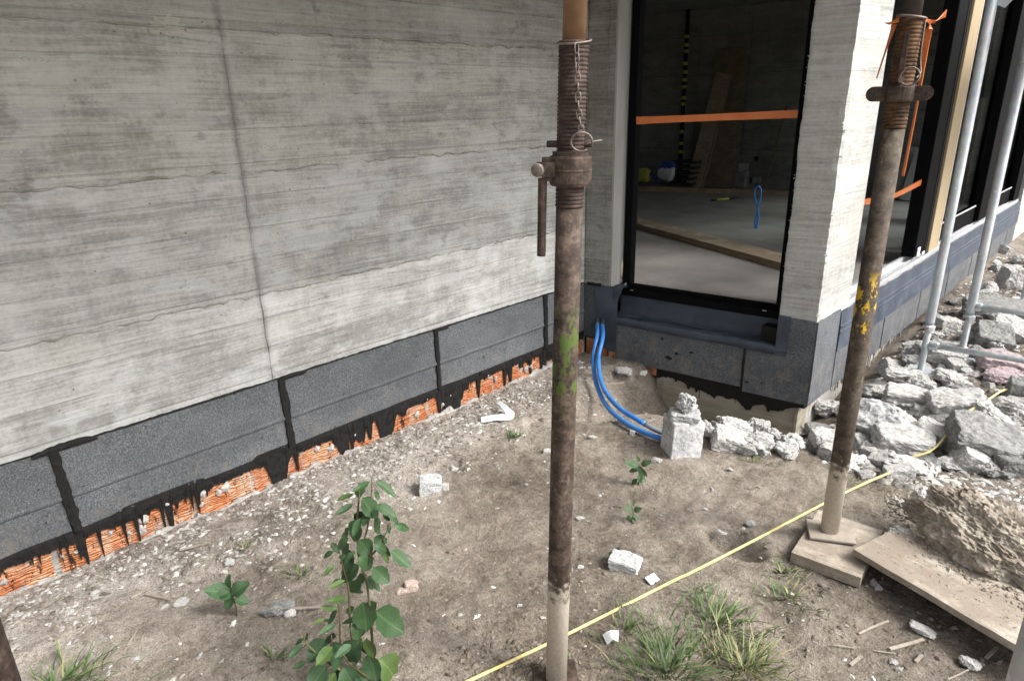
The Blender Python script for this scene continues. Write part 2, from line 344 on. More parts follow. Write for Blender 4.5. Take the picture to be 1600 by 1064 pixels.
def mat_dirty():
    k = K('dirty_board', .92, spec=.2); g = k.noise(k.co((5, 60, 60)), 1, 7, .65, .3); b = k.noise(k.co(), 7, 7, .7); d = k.noise(k.co((1, 1, 1), (5, 2, 1)), 3, 6, .7)
    c = k.ramp(k.math('ADD', k.math('MULTIPLY', g, .45), k.math('MULTIPLY', b, .55)), [(.38, (.22, .185, .145)), (.5, (.39, .345, .285)), (.62, (.56, .51, .435))])
    c = k.mix(k.ramp(d, [(.40, 0.), (.52, .9)]), c, (.27, .23, .185))
    c = k.mix(k.ramp(k.noise(k.co((2, 1, 1), (8, 8, 8)), 7, 3), [(.62, 0.), (.68, .45)]), c, (.36, .16, .09))
    c = k.mix(k.ramp(k.noise(k.co(), 70, 4, .7), [(.58, 0.), (.64, .6)]), c, (.15, .125, .10)); c = k.mix(1., c, k.ocol(), 'MULTIPLY')
    return k.fin(c, .92, k.bump(k.math('ADD', g, k.math('MULTIPLY', b, .8)), .6, .004))
M['wood_dirty'] = mat_dirty()
M['orange'] = simple('orange_strap', (.62, .16, .035), (.74, .23, .07), 9, .4, .1, .002, spec=.5)
M['blue'] = simple('blue_hose', (.028, .16, .50), (.05, .25, .66), 14, .4, .05, .001, spec=.5)
M['bluegrey'] = simple('dusty_hose', (.16, .19, .22), (.24, .27, .30), 14, .7, .1, .001)
M['yellow'] = simple('yellow_cable', (.58, .48, .17), (.72, .63, .30), 30, .6, .1, .001)
def mat_leaf():
    k = K('leaf', .45, spec=.45); f = k.noise(k.co(rnd=True), 30, 4); x = k.xyz(k.co())
    vein = k.ramp(k.math('ABSOLUTE', x[0]), [(.0, 1.), (.03, 0.)])
    c = k.ramp(f, [(.3, (.022, .058, .022)), (.7, (.050, .102, .038))]); c = k.mix(k.math('MULTIPLY', vein, .35), c, (.13, .22, .08)); c = k.mix(1., c, k.ocol(), 'MULTIPLY')
    k.b.inputs['Transmission Weight'].default_value = 0; m = k.fin(c, .45, k.bump(f, .25, .02))
    return m
M['leaf'] = mat_leaf()
M['stem'] = simple('green_stem', (.075, .08, .035), (.14, .13, .06), 30, .7, .1, .001)
def mat_grass():
    k = K('grass', .6, spec=.35); c = k.mix(1., (.55, .62, .42), k.attr('tint'), 'MULTIPLY'); return k.fin(c)
M['grass'] = mat_grass()
M['chip'] = (lambda k: k.fin(k.mix(1., k.attr('tint'), k.ramp(k.noise(k.co(), 90, 4, .7), [(.3, .65), (.7, 1.1)]), 'MULTIPLY'), .95))(K('chips', .95, spec=.2))
M['paper'] = simple('white_plastic', (.66, .67, .70), (.80, .81, .84), 16, .5, .3, .004)
M['floor'] = simple('inside_screed', (.17, .16, .148), (.26, .247, .232), 3, .85, .15, .003)
M['plaster'] = simple('plaster_strip', (.30, .30, .285), (.42, .42, .40), 7, .9, .2, .004, sc=(1, 1, .25))
M['found'] = mat_wood('foundation_concrete', (.20, .18, .135), (.31, .285, .225), (.40, .375, .31), (2.5, 2.5, 30))
M['slab'] = simple('slab_concrete', (.22, .22, .21), (.34, .34, .325), 4, .9, .3, .004)
M['streak'] = mat_wood('whitish_fringe', (.12, .115, .10), (.42, .40, .37), (.66, .64, .60), (90, 90, 4))
M['bag_white'] = simple('white_sack', (.50, .51, .53), (.66, .67, .70), 7, .6, .6, .03)
M['bag_blue'] = simple('blue_print', (.02, .04, .20), (.03, .06, .27), 9, .6, .3, .01)
M['bag_yellow'] = simple('yellow_sack', (.32, .29, .04), (.46, .42, .10), 12, .6, .6, .02)
M['crate'] = simple('black_crate', (.018, .02, .02), (.035, .037, .037), 10, .6, .1, .001)
M['yell'] = simple('yellow_band', (.42, .40, .05), (.55, .52, .10), 10, .6, .1, .001)
M['pole_dark'] = simple('dark_pole', (.012, .014, .03), (.02, .022, .045), 10, .6, .1, .001)
def mat_glass():
    k = K('window_glass'); tr = k.n('ShaderNodeBsdfTransparent'); tr.inputs[0].default_value = (.62, .66, .66, 1); gl = k.n('ShaderNodeBsdfGlossy'); gl.inputs['Roughness'].default_value = .05; gl.inputs[0].default_value = (.5, .5, .5, 1)
    mx = k.n('ShaderNodeMixShader'); mx.inputs[0].default_value = .06; k.t.links.new(tr.outputs[0], mx.inputs[1]); k.t.links.new(gl.outputs[0], mx.inputs[2])
    k.t.links.new(mx.outputs[0], k.t.nodes['Material Output'].inputs[0]); return k.m
M['glass'] = mat_glass()

# ================================================================== ground
XW = -2.60                                            # face of the long wall
COR = Vector((-2.60, 3.335, 0)); DD = Vector((math.sin(DOORANG), math.cos(DOORANG), 0)); DN = Vector((math.cos(DOORANG), -math.sin(DOORANG), 0))
PX = -1.193; PC = COR + DD*1.419                      # face of the window front, outer corner
def dw(s_, off=0., z=0.): return COR + DD*s_ + DN*off + Vector((0, 0, z))
def gheight(x, y):
    x = np.asarray(x, float); y = np.asarray(y, float)
    h = (fbm(x*1.3+5, y*1.3, 3)-.5)*.09 + (fbm(x*6, y*6+3, 4)-.5)*.035 + (fbm(x*28, y*28, 3)-.5)*.020
    s_ = (x-COR.x)*DD.x+(y-COR.y)*DD.y; off = (x-COR.x)*DN.x+(y-COR.y)*DN.y
    near = smoothstep(.62, .06, off)*smoothstep(.42, .62, s_)*smoothstep(1.9, 1.3, s_)
    h = h - .27*near
    h = h - .24*np.exp(-(((x+2.00)/.22)**2+((y-3.06)/.17)**2)**1.4) - .10*np.exp(-(((x+1.98)/.11)**2+((y-2.72)/.15)**2))
    h = h + .035*np.exp(-(((x+2.25)/.13)**2+((y-2.62)/.3)**2)) + .04*np.exp(-(((x+1.55)/.35)**2+((y-2.5)/.14)**2))
    h = h - .09*np.exp(-(((x+.89)/.11)**2+((y-2.07)/.06)**2)**2)         # small pit by the cable
    h = h + .10*smoothstep(-1.15, -.8, x)*smoothstep(3.0, 3.6, y)*smoothstep(9, 6, y)*(fbm(x*2.2, y*2.2+8, 3)*.9) - .06*smoothstep(-1.3, -1.0, x)*smoothstep(3.0, 3.4, y)
    wall = smoothstep(.45, .03, x-XW)*smoothstep(3.4, 2.9, y)
    h = h*(1-.5*wall) + wall*(-.012+.030*(fbm(x*16, y*16, 3)-.35))
    h = h - .03*smoothstep(1.5, .7, y)*smoothstep(-.9, -.3, x)
    return h
def gz(x, y): return float(gheight(np.array([x]), np.array([y]))[0])
def atg(u, v, dz=0.):
    z = 0.
    for _ in range(4): p = at(u, v, z); z = gz(p.x, p.y)+dz
    return at(u, v, z)
def axis_vals(a, b, st, lo, hi):
    mid = list(np.arange(a, b, st)); out = []; x = a; s_ = st
    while x > lo: s_ *= 1.28; x -= s_; out.append(x)
    out = out[::-1]+mid; x = mid[-1]; s_ = st
    while x < hi: s_ *= 1.22; x += s_; out.append(x)
    return np.array(out)
gx = axis_vals(-2.75, 1.0, .0135, -300, 300); gy = axis_vals(.1, 4.4, .0135, -300, 300)
GX, GY = np.meshgrid(gx, gy); GZ = gheight(GX, GY)*(np.hypot(GX, GY) < 40)
nx, ny = len(gx), len(gy)
idx = np.arange(nx*ny).reshape(ny, nx)
fa = np.stack([idx[:-1, :-1], idx[:-1, 1:], idx[1:, 1:], idx[1:, :-1]], -1).reshape(-1, 4)
gm = bpy.data.meshes.new('ground'); gm.from_pydata(np.stack([GX, GY, GZ], -1).reshape(-1, 3).tolist(), [], fa.tolist()); gm.update()
tint = np.ones((ny, nx, 4))
lime = smoothstep(.75, .15, GX-XW+.35*(fbm(GX*5, GY*5, 3)-.5))*smoothstep(3.5, 3.0, GY)          # mortar dust along the long wall
pale = np.exp(-(((GX+1.95)/.38)**2+((GY-2.35)/.22)**2)) + .7*np.exp(-(((GX+.72)/.3)**2+((GY-1.62)/.25)**2)) + .5*np.exp(-(((GX+.9)/.2)**2+((GY-1.2)/.25)**2))
darkp = smoothstep(-.9, -.3, GX)*smoothstep(3.2, 2.6, GY)*smoothstep(1.2, 1.6, GY+.25*GX) + .8*smoothstep(2.8, 3.2, GY)
base = 1 + .55*lime + .45*pale - .18*np.clip(darkp, 0, 1)
tint[..., 0] = base; tint[..., 1] = base*(1+.03*lime); tint[..., 2] = base*(1+.10*lime)
ca = gm.color_attributes.new('tint', 'FLOAT_COLOR', 'POINT'); ca.data.foreach_set('color', tint.reshape(-1).astype(np.float32))
tag(link('ground', gm, M['soil'], smooth=True), kind='structure')

# ================================================================== house
house = tag(empty('concrete_house', (-2.0, 3.5, 0)), 'unfinished board-marked concrete house with dark bitumen sheets round its base', 'house')

def panel_me(y0, y1, z0, z1, x, thick=.05, chamfer=.004, seed=0):
    """a cast panel field of the wall, slightly hollow and with soft edges"""
    n = max(2, int((y1-y0)/.12)); m = max(2, int((z1-z0)/.12)); V_ = []; F_ = []
    ys = [y0]+list(np.linspace(y0+chamfer, y1-chamfer, n))+[y1]; zs = [z0]+list(np.linspace(z0+chamfer, z1-chamfer, m))+[z1]
    for j, z in enumerate(zs):
        for i, y in enumerate(ys):
            edge = i in (0, len(ys)-1) or j in (0, len(zs)-1)
            V_.append((x-(.0012 if edge else 0)+.004*(vnoise(y*3+seed*7, z*5+seed)-.5), y, z))
    W = len(ys)
    for j in range(len(zs)-1):
        for i in range(W-1): F_.append((j*W+i, j*W+i+1, (j+1)*W+i+1, (j+1)*W+i))
    return mesh(V_, F_)
def ridge_me(p0, p1, nrm, amp=.006, wid=.006, step=.006, seed=0, jit=.03):
    """burr of cement that leaked through a formwork joint, along p0-p1, standing out along nrm"""
    p0, p1, nrm = Vector(p0), Vector(p1), Vector(nrm); L = (p1-p0).length; t = (p1-p0).normalized(); s_ = t.cross(nrm).normalized(); n = int(L/step)
    V_ = []; F_ = []
    for i in range(n+1):
        d = i*step; a = amp*max(0.1, (fbm(np.array([d*22+seed*31.]), np.array([seed*3.1]), 3)[0]-.28)*2.2); o = s_*((fbm(np.array([d*18+seed*11.]), np.array([4.2+seed]), 4)[0]-.5)*jit)
        wd = wid*(.5+vnoise(np.array([d*60]), np.array([seed]))[0]); c = p0+t*d+o
        V_ += [c-s_*wd-nrm*.002, c-s_*wd*.3+nrm*a, c+s_*wd*.3+nrm*a*.8, c+s_*wd-nrm*.002]
        if i:
            b = i*4
            for q in range(3): F_.append((b-4+q, b-3+q, b+1+q, b+q))
    return mesh(V_, F_)

# --- long wall with its cast fields
wall = box('wall', (XW-.25, -1.2, -.4), (XW-.006, 3.36, 2.74), M['wall'], house)
tag(wall, 'long board-marked concrete wall')
zrows = [.45, .856, 1.345, 1.846, 2.345, 2.735]; yc = [-1.2, 1.183, 3.332]
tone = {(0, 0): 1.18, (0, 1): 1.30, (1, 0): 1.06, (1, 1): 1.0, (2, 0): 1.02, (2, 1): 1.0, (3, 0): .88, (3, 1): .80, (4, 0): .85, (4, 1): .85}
for i in range(5):
    for j in range(2):
        t = tone[(i, j)]
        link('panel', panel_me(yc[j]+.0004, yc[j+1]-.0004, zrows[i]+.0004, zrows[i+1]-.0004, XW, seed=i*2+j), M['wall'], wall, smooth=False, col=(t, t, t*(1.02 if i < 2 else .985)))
    if i: 
        for j in range(2):
            link('joint_ridge', ridge_me((XW, yc[j], zrows[i]), (XW, yc[j+1], zrows[i]), (1, 0, 0), .011, .005, seed=i*5+j), M['wall'], wall, col=(.93, .93, .90))
    link('joint_ridge', ridge_me((XW, yc[1], zrows[i]), (XW, yc[1], zrows[i+1]), (1, 0, 0), .003, .004, seed=40+i, jit=.012), M['wall'], wall, col=(.92, .92, .90))
# crusty patch where the joint leaked near the top of the wall
def crust(cy, cz, ry, rz, seed):
    V_ = [(XW+.004, cy, cz)]; n = 40
    for ring in (.55, 1.):
        for a in range(n):
            an = 2*math.pi*a/n; rr = ring*(1+.28*(vnoise(np.array([an*3.5+seed]), np.array([seed]))[0]-.5)*2)
            V_.append((XW+(.006 if ring < 1 else .001)+.004*random.random(), cy+math.cos(an)*ry*rr, cz+math.sin(an)*rz*rr))
    F_ = [(0, 1+a, 1+(a+1) % n) for a in range(n)]+[(1+a, 1+n+a, 1+n+(a+1) % n, 1+(a+1) % n) for a in range(n)]
    return mesh(V_, F_)
p = on_plane(262, 42, (XW, 0, 0), (1, 0, 0)); link('crust_patch', crust(p.y, p.z, .065, .035, 3), M['wall'], wall, col=(1.1, 1.1, 1.05))

# --- bitumen sheets on the long wall: one object per sheet
def sheet_me(y0, y1, prof, x, seed, step=.02):
    n = max(2, int((y1-y0)/step)); V_ = []; F_ = []; m = len(prof)
    for i in range(n+1):
        y = y0+(y1-y0)*i/n; e = .006*(vnoise(np.array([y*9+seed]), np.array([seed*1.7]))[0]-.5)
        for j, (o, z) in enumerate(prof): V_.append((x+o+(.004*(vnoise(np.array([y*6+seed]), np.array([z*12]))[0]-.5) if o > 0 else 0), y, z+e*(1 if j in (0, 1, m-1, m-2) else .6)))
    for i in range(n):
        for j in range(m-1): F_.append((i*m+j, i*m+j+1, (i+1)*m+j+1, (i+1)*m+j))
    F_.append(tuple(range(m))); F_.append(tuple(n*m+j for j in range(m))[::-1])
    bm = bmesh.new(); me = mesh(V_, F_); bm.from_mesh(me); return bm_mesh(bm)
base_l = link('base_sheeting', box_me(.006, 4.5, .30, 0, 1, (XW+.001, 1.08, .31)), M['bitumen'], house); tag(base_l, 'grey granulated bitumen sheets along the long wall')
seams = [-1.2, .362, 1.215, 2.077, 2.935, 3.325]
PROF = [(-.002, .478), (.011, .475), (.013, .30), (.019, .292), (.018, .284), (.009, .276), (.012, .155), (-.002, .150)]
for i in range(5): link('membrane_sheet', sheet_me(seams[i]+.008, seams[i+1]-.008, PROF, XW, i*3.3), M['granule'], base_l, col=(.95+.06*(i % 2),)*3)
def jag_strip(fn_lo, fn_hi, t0, t1, put, thick, step):
    """irregular band: for t in [t0,t1], from fn_lo(t) to fn_hi(t); put(t, w, h) -> point"""
    n = int((t1-t0)/step); V_ = []; F_ = []
    for i in range(n+1):
        t = t0+(t1-t0)*i/n; a, b = fn_lo(t), fn_hi(t)
        V_ += [put(t, a, 0), put(t, a+.001, thick), put(t, (a+b)/2, thick*1.25), put(t, b-.001, thick), put(t, b, 0)]
        if i:
            k_ = i*5
            for q in range(4): F_.append((k_-5+q, k_-4+q, k_+1+q, k_+q))
    bm = bmesh.new(); bm.from_mesh(mesh(V_, F_)); return bm_mesh(bm)
def nz(t, f, s_): return float(fbm(np.array([t*f+s_]), np.array([s_*.37+2.2]), 3)[0])
def n1(t, f, s_): return float(vnoise(np.array([t*f+s_]), np.array([s_*.73+5.2]))[0])
lap_l = empty('x'); bpy.data.objects.remove(lap_l)
for i in range(1, 5):                                   # torch-sealed laps, run-out bitumen
    y = seams[i]; wv = .016 if i != 3 else .013
    link('lap_joint', jag_strip(lambda t: -wv*(.55+.9*nz(t, 26, i*7.)), lambda t: wv*(.55+.9*nz(t, 30, i*13.+3)), .145, .482,
         lambda t, a, h: (XW+.014+h, y+a+(t-.48)*-.03*(1 if i == 1 else .3), t), .007, .004), M['bitumen'], base_l)
for (y0, y1, z0, hh) in ((.30, .50, .474, .018), (1.20, 1.33, .474, .010), (2.06, 2.16, .472, .008)):     # folded-over lips at the top of the laps
    link('bitumen_lip', jag_strip(lambda t: z0-.006, lambda t: z0+.002+hh*max(0., math.sin((t-y0)/(y1-y0)*math.pi))**.6*(.5+nz(t, 30, y0)), y0, y1, lambda t, a, h: (XW+.012+h, t, a), .008, .005), M['bitumen'], base_l)
link('bitumen_bead', jag_strip(lambda t: .470, lambda t: .478+.007*nz(t, 40, 2.), -1.2, 3.32, lambda t, a, h: (XW+.003+h, t, a), .006, .008), M['bitumen'], base_l)
# --- clay bricks below the sheets, each its own object
course = link('brick_course', box_me(.1, 4.5, .30, 0, 1, (XW-.07, 1.08, -.03)), M['mortar'], house); tag(course, 'course of orange hollow clay bricks under the sheets')
y = -.45; bi = 0
brick_me = None
while y < 3.3:
    L = .245; lo, hi = y+.0025, min(y+L-.0025, 3.33)
    bm = bmesh.new(); bmesh.ops.create_grid(bm, x_segments=10, y_segments=6, size=.5)
    me = bm_mesh(bm); V_ = []
    for v in me.vertices:
        yy = lo+(v.co.x+.5)*(hi-lo); zz = -.10+(v.co.y+.5)*.235; e = max(abs(v.co.x), abs(v.co.y)) > .49
        V_.append((XW-.002-(.004 if e else 0)+.005*(vnoise(np.array([yy*25]), np.array([zz*40]))[0]-.5), yy, zz))
    for v, c in zip(me.vertices, V_): v.co = c
    link('brick', me, M['brick'], course, smooth=True); y += L; bi += 1
# black coating that ran down over the bricks
def drip(t):
    cover = float(.62*smoothstep(.62, 1.2, t)+.25*smoothstep(2.0, 2.6, t))
    b = .122-.020*nz(t, 9, 3.)-.014*nz(t, 60, 13.)
    blob = max(0., nz(t, 6, 21.)-(.78-.36*cover))*.9*(.25+1.5*nz(t, 34, 5.))
    thin = max(0., n1(t, 95, 1.)-.72)*.62*float(smoothstep(.40, .52, nz(t, 4, 44.)))+max(0., n1(t, 38, 8.)-(.90-.35*cover))*.40
    rag = .022*(nz(t, 120, 9.)-.4)
    return b-max(-.004, min(.17, blob+thin+rag))
link('bitumen_coating', jag_strip(drip, lambda t: .168, -.5, 3.32, lambda t, a, h: (XW+.003+h*(1 if a > .1 else .6), t, a), .008, .0035), M['bitumen'], base_l)
def splash(t): return -.012+.12*max(0., nz(t, 9, 55.)-.45)+.07*max(0, n1(t, 50, 31.)-.7)
link('mortar_smear', jag_strip(lambda t: -.08, lambda t: splash(t), -.5, 3.3, lambda t, a, h: (XW+.0015+h, t, a), .010, .006), M['mortar'], course)
for i in range(26):                                     # mortar scabs stuck to the bricks
    yy = random.uniform(.05, 2.9); zz = random.uniform(.04, .115); r_ = random.uniform(.008, .022)
    V_ = [(XW+.013, yy, zz)]+[(XW+.004, yy+math.cos(a)*r_*random.uniform(.5, 1.3), zz+math.sin(a)*r_*random.uniform(.6, 1.6)) for a in np.linspace(0, 2*math.pi, 12)[:-1]]
    link('mortar_scab', mesh(V_, [(0, 1+a, 1+(a+1) % 11) for a in range(11)]), M['mortar'], course)

# --- door front: left pier, base, frame
def dbox(name, s0, s1, o0, o1, z0, z1, m, parent, bev=0.):
    poly = [dw(s0, o0), dw(s1, o0), dw(s1, o1), dw(s0, o1)]; return link(name, prism_me(poly, z0, z1, bev), m, parent)
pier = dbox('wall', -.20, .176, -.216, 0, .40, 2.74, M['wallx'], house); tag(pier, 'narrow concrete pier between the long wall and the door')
for z in (.856, 1.345, 1.846): link('joint_ridge', ridge_me(dw(0, .0, z), dw(.176, 0, z), DN, .004, .003, seed=int(z*10)), M['wallx'], pier)
link('joint_ridge', ridge_me(dw(.006, 0.0, .5), dw(.006, 0.0, 2.7), DN, .008, .004, seed=91), M['wallx'], pier, col=(.6, .6, .58))
link('joint_ridge', ridge_me(dw(.135, 0.0, .5), dw(.135, 0.0, 2.7), DN, .004, .003, seed=92), M['wallx'], pier, col=(.7, .7, .68))
dbox('reveal_strip', .177, .190, -.2, -.006, .47, 2.73, M['plaster'], pier)
dbase = dbox('door_base', .0, 1.40, -.30, -.012, .0, .270, M['bitumen'], house); tag(dbase, 'upstand below the door wrapped in bitumen sheet')
def dsheet(name, s0, s1, prof, m, parent, step=.02, crink=0., seed=0, col=None):
    n = max(2, int((s1-s0)/step)); V_ = []; F_ = []; k_ = len(prof)
    for i in range(n+1):
        s_ = s0+(s1-s0)*i/n
        for o, z in prof:
            c = crink*(fbm(np.array([s_*9+seed]), np.array([o*30+z*20+seed]), 4)[0]-.5); V_.append(dw(s_, o+c*.6, z+c))
    for i in range(n):
        for j in range(k_-1): F_.append((i*k_+j, i*k_+j+1, (i+1)*k_+j+1, (i+1)*k_+j))
    return link(name, mesh(V_, F_), m, parent, smooth=(crink > 0), col=col)
GP = [(-.010, .262), (.006, .258), (.008, .13), (.011, .02), (-.012, .012)]
dsheet('membrane_sheet', .245, 1.054, [(o, z+(.0 if j < 3 else -.018)) for j, (o, z) in enumerate(GP)], M['granule'], dbase)
dsheet('membrane_sheet', 1.068, 1.417, [(-.010, .262), (.006, .258), (.010, .2), (.012, -.022), (-.012, -.03)], M['granule'], dbase, col=(.92, .92, .92))
dbox('pier_foot', 1.225, 1.405, -.30, -.004, .262, .456, M['bitumen'], dbase)
dsheet('membrane_sheet', 1.284, 1.417, [(-.004, .457), (.008, .455), (.010, .3), (.008, .2585)], M['granule'], dbase, col=(.92, .92, .92))
dsheet('membrane_sheet', .0, .10, [(-.004, .475), (.010, .472), (.010, .12), (-.010, .118)], M['granule'], dbase, col=(.8, .8, .8))
link('lap_joint', jag_strip(lambda t: -.007*(.5+nz(t, 30, 3.)), lambda t: .007*(.5+nz(t, 30, 9.)), -.01, .245, lambda t, a, h: dw(1.061+a, .010+h, t), .005, .005), M['bitumen'], dbase)
for (s_, z, r_) in ((.60, .085, .022), (.66, .125, .014), (.75, .15, .012), (.56, .20, .012), (1.09, .04, .014), (1.17, .05, .012)):
    V_ = [dw(s_, .016, z)]+[dw(s_+math.cos(a)*r_*random.uniform(.4, 1.6), .010, z+math.sin(a)*r_*random.uniform(.2, .8)) for a in np.linspace(0, 2*math.pi, 14)[:-1]]
    link('bitumen_blot', mesh(V_, [(0, 1+a, 1+(a+1) % 13) for a in range(13)]), M['bitumen'], dbase)
# smooth coating: collar in front, shelf, upstand below the frame, patches left and right
coat = dsheet('sealing_coat', .205, 1.285, [(.011, .238), (.016, .240), (.017, .276), (.010, .284), (-.03, .281), (-.09, .284), (-.112, .290), (-.122, .33), (-.124, .41)], M['liquid'], dbase, .012, .016, 3)
tag(coat, 'dark blue-grey brushed sealing coat under the door frame')
link('sealing_fold', jag_strip(lambda t: -.006, lambda t: .006, .22, 1.22, lambda t, a, h: dw(t, -.06+a+.045*(nz(t, 5, 77.)-.5)-.03*(t-.7), .286+h*max(0., nz(t, 9, 6.)-.42)*3), .010, .012), M['liquid'], dbase)
link('sealing_fold', jag_strip(lambda t: -.004, lambda t: .004, .22, 1.22, lambda t, a, h: dw(t, -.02+a+.012*(nz(t, 6, 17.)-.5), .284+h*max(0., nz(t, 9, 9.)-.42)*3), .008, .012), M['liquid'], dbase)
V_ = []
dsheet('sealing_patch', 1.224, 1.287, [(-.12, .462), (.012, .462), (.0155, .45), (.0155, .236)], M['liquid'], dbase, .02, .003, 8)
dsheet('sealing_patch', .09, .215, [(.0, .476), (.014, .474), (.016, .28), (.018, .2), (.016, .07)], M['liquid'], dbase, .02, .012, 5)
dsheet('sealing_patch', .175, .25, [(-.13, .46), (-.05, .462), (.014, .40), (.016, .24), (.016, .05)], M['liquid'], dbase, .015, .008, 15)
link('bitumen_bead', jag_strip(lambda t: .468, lambda t: .482+.012*nz(t, 30, 5.), .03, .13, lambda t, a, h: dw(t, .006+h, a), .010, .006), M['bitumen'], dbase)
# torn bitumen edge below the door sheets, clay and foundation
def tear(t): return -.055-.05*smoothstep(.62, .85, t)*smoothstep(1.42, 1.2, t)*(.4+1.3*nz(t, 12, 9.))-.03*max(0, n1(t, 60, 4.)-.5)*2
link('bitumen_coating', jag_strip(tear, lambda t: .02, .48, 1.40, lambda t, a, h: dw(t, -.028+h, a), .008, .004), M['bitumen'], dbase)
found = dbox('foundation', .52, 1.375, -.35, -.030, -.45, .0, M['found'], house); tag(found, 'pale concrete foundation strip below the door base')
for s_ in (.565, 1.345, 1.362): dbox('formwork_line', s_, s_+.006, -.034, -.026, -.25, -.03, M['found'], found)
for (s_, z, l) in ((.80, -.12, .06), (1.02, -.10, .05)): dbox('crack', s_, s_+.004, -.032, -.0285, z-l/2, z+l/2, M['bitumen'], found)
for i, s_ in enumerate((.02, .10, .19)): dbox('brick', s_, s_+.075, -.12, -.004+.004*i, -.10, .105+.01*i, M['brick'], course)
for i, s_ in enumerate((.27, .40)): dbox('brick', s_, s_+.12, -.15, -.016, -.06, -.004, M['brick'], course)
# frame
fr = dbox('door_frame', .205, 1.235, -.215, -.150, .400, .460, M['black'], house, .003); tag(fr, 'black metal door frame')
dbox('jamb', .198, .247, -.217, -.147, .461, 2.55, M['black'], fr, .003); dbox('jamb', 1.160, 1.24, -.217, -.147, .461, 2.55, M['black'], fr, .003)
dbox('head', .248, 1.159, -.217, -.147, 2.45, 2.55, M['black'], fr, .003)
dbox('threshold_lip', .21, 1.225, -.150, -.112, .40, .447, M['black'], fr, .002)
link('packing_clip', box_me(.012, .006, .035, .002), M['alu'], fr, matrix=Matrix.Translation(dw(.225, -.125, .463)) @ Matrix.Rotation(R(35), 4, 'Y'))
for s_ in (.27, 1.10): dbox('packing_clip', s_, s_+.022, -.1125, -.110, .437, .441, M['alu'], fr)
link('foam_bead', tube_me([dw(.193, -.135, .50), dw(.195, -.13, .54), dw(.196, -.13, .59), dw(.195, -.137, .63)], [.003, .009, .008, .002], 8), simple('pu_foam', (.5, .45, .33), (.62, .57, .45), 30), fr, smooth=True)

# --- corner pillar with its torn arris
def pillar_me():
    V_ = []; F_ = []; st = .012; zs = np.arange(.457, 2.74, st); A = dw(1.221, -.30); A0 = dw(1.221, 0)
    for i, z in enumerate(zs):
        j = .004*(vnoise(np.array([z*60]), np.array([1.]))[0]-.5)+.014*(nz(z, 7, 3.)-.5); jl = .012*(nz(z, 9, 30.)-.5)+.003*(n1(z, 90, 12.)-.5)
        lift = .0
        row = [A, A0+DD*jl, A0+DD*(jl+.012)+DN*.002, dw(1.35, .0), PC-DD*(.03)+DN*(.0), PC+Vector((j, -j, 0))-DD*.004, PC+Vector((0, .03, 0)), Vector((PX, 3.75, 0)), Vector((PX, 3.985, 0)), Vector((PX-.2, 3.985, 0))]
        for q, p_ in enumerate(row):
            zz = z + lift
            if i == 0: zz += .012*(random.random()-.5) + (-.012 if q == 5 else 0) + (-.018 if q in (7, 8) else 0)
            V_.append((p_.x, p_.y, zz))
        if i:
            b = i*10
            for q in range(10): F_.append((b-10+q, b-10+(q+1) % 10, b+(q+1) % 10, b+q))
    F_.append(tuple(range(10))[::-1])
    return mesh(V_, F_)
pil = link('corner_pillar', pillar_me(), M['pillar'], house); tag(pil, 'bare concrete corner pillar with crumbling edge')
bm = bmesh.new()                                        # crumbs of laitance along the arris
for i in range(260):
    z = random.uniform(.46, 2.70); s_ = random.uniform(.0015, .0045) if nz(z, 5, 61.) > .5 else .0008
    mt = Matrix.Translation(PC+Vector((random.uniform(-.012, .004), random.uniform(-.006, .008), z))) @ Matrix.Rotation(random.uniform(0, 6), 4, Vector((random.random(), random.random(), random.random()+.1)).normalized()) @ Matrix.Diagonal((s_, s_*.5, s_*1.8, 1))
    bmesh.ops.create_icosphere(bm, subdivisions=1, radius=1, matrix=mt)
tag(link('crumbled_edge', bm_mesh(bm), M['pillar'], pil, col=(1.35, 1.35, 1.33)), kind='stuff')
bm = bmesh.new()
for i in range(70):
    z = random.uniform(.46, 2.70); s_ = random.uniform(.001, .003)
    mt = Matrix.Translation(dw(1.221+random.uniform(-.006, .006), random.uniform(-.006, .001), z)) @ Matrix.Rotation(random.uniform(0, 6), 4, 'Y') @ Matrix.Diagonal((s_, s_, s_*1.8, 1))
    bmesh.ops.create_icosphere(bm, subdivisions=1, radius=1, matrix=mt)
tag(link('crumbled_edge', bm_mesh(bm), M['pillar'], pil, col=(.9, .9, .88)), kind='stuff')

# --- window front
wbase = box('window_base', (PX-.30, 3.53, -.055), (PX-.012, 9.42, .37), M['bitumen'], house); tag(wbase, 'upstand below the windows wrapped in grey sheets')
ws = [3.53, 3.868, 4.75, 5.594, 6.415, 7.26, 8.10, 8.92, 9.40]
for i in range(8):
    top = .452 if i == 0 else .205
    pr = [(-.012, top+.003), (.004, top), (.006, .1), (.004, -.035), (-.014, -.042)]
    link('membrane_sheet', sheet_me(ws[i]+(.009 if i else -.004), ws[i+1]-.009, pr, PX, 60+i*2.1, .05), M['granule'], wbase, col=(1.05, 1.05, 1.05))
band = [(-.012, .425), (.004, .422), (.006, .345), (.012, .342), (.012, .336), (.007, .333), (.007, .310), (.013, .307), (.012, .300), (.009, .297), (.010, .19), (.003, .187)]
tag(link('sealing_coat', sheet_me(3.872, 9.40, band, PX, 99, .08), M['liquid'], wbase, col=(1.5, 1.47, 1.44)), 'smooth grey sealing band below the window tracks')
wf = box('foundation', (PX-.40, 3.60, -.6), (PX-.075, 9.6, -.054), M['streak'], house); tag(wf, 'streaky pale foundation under the window front')
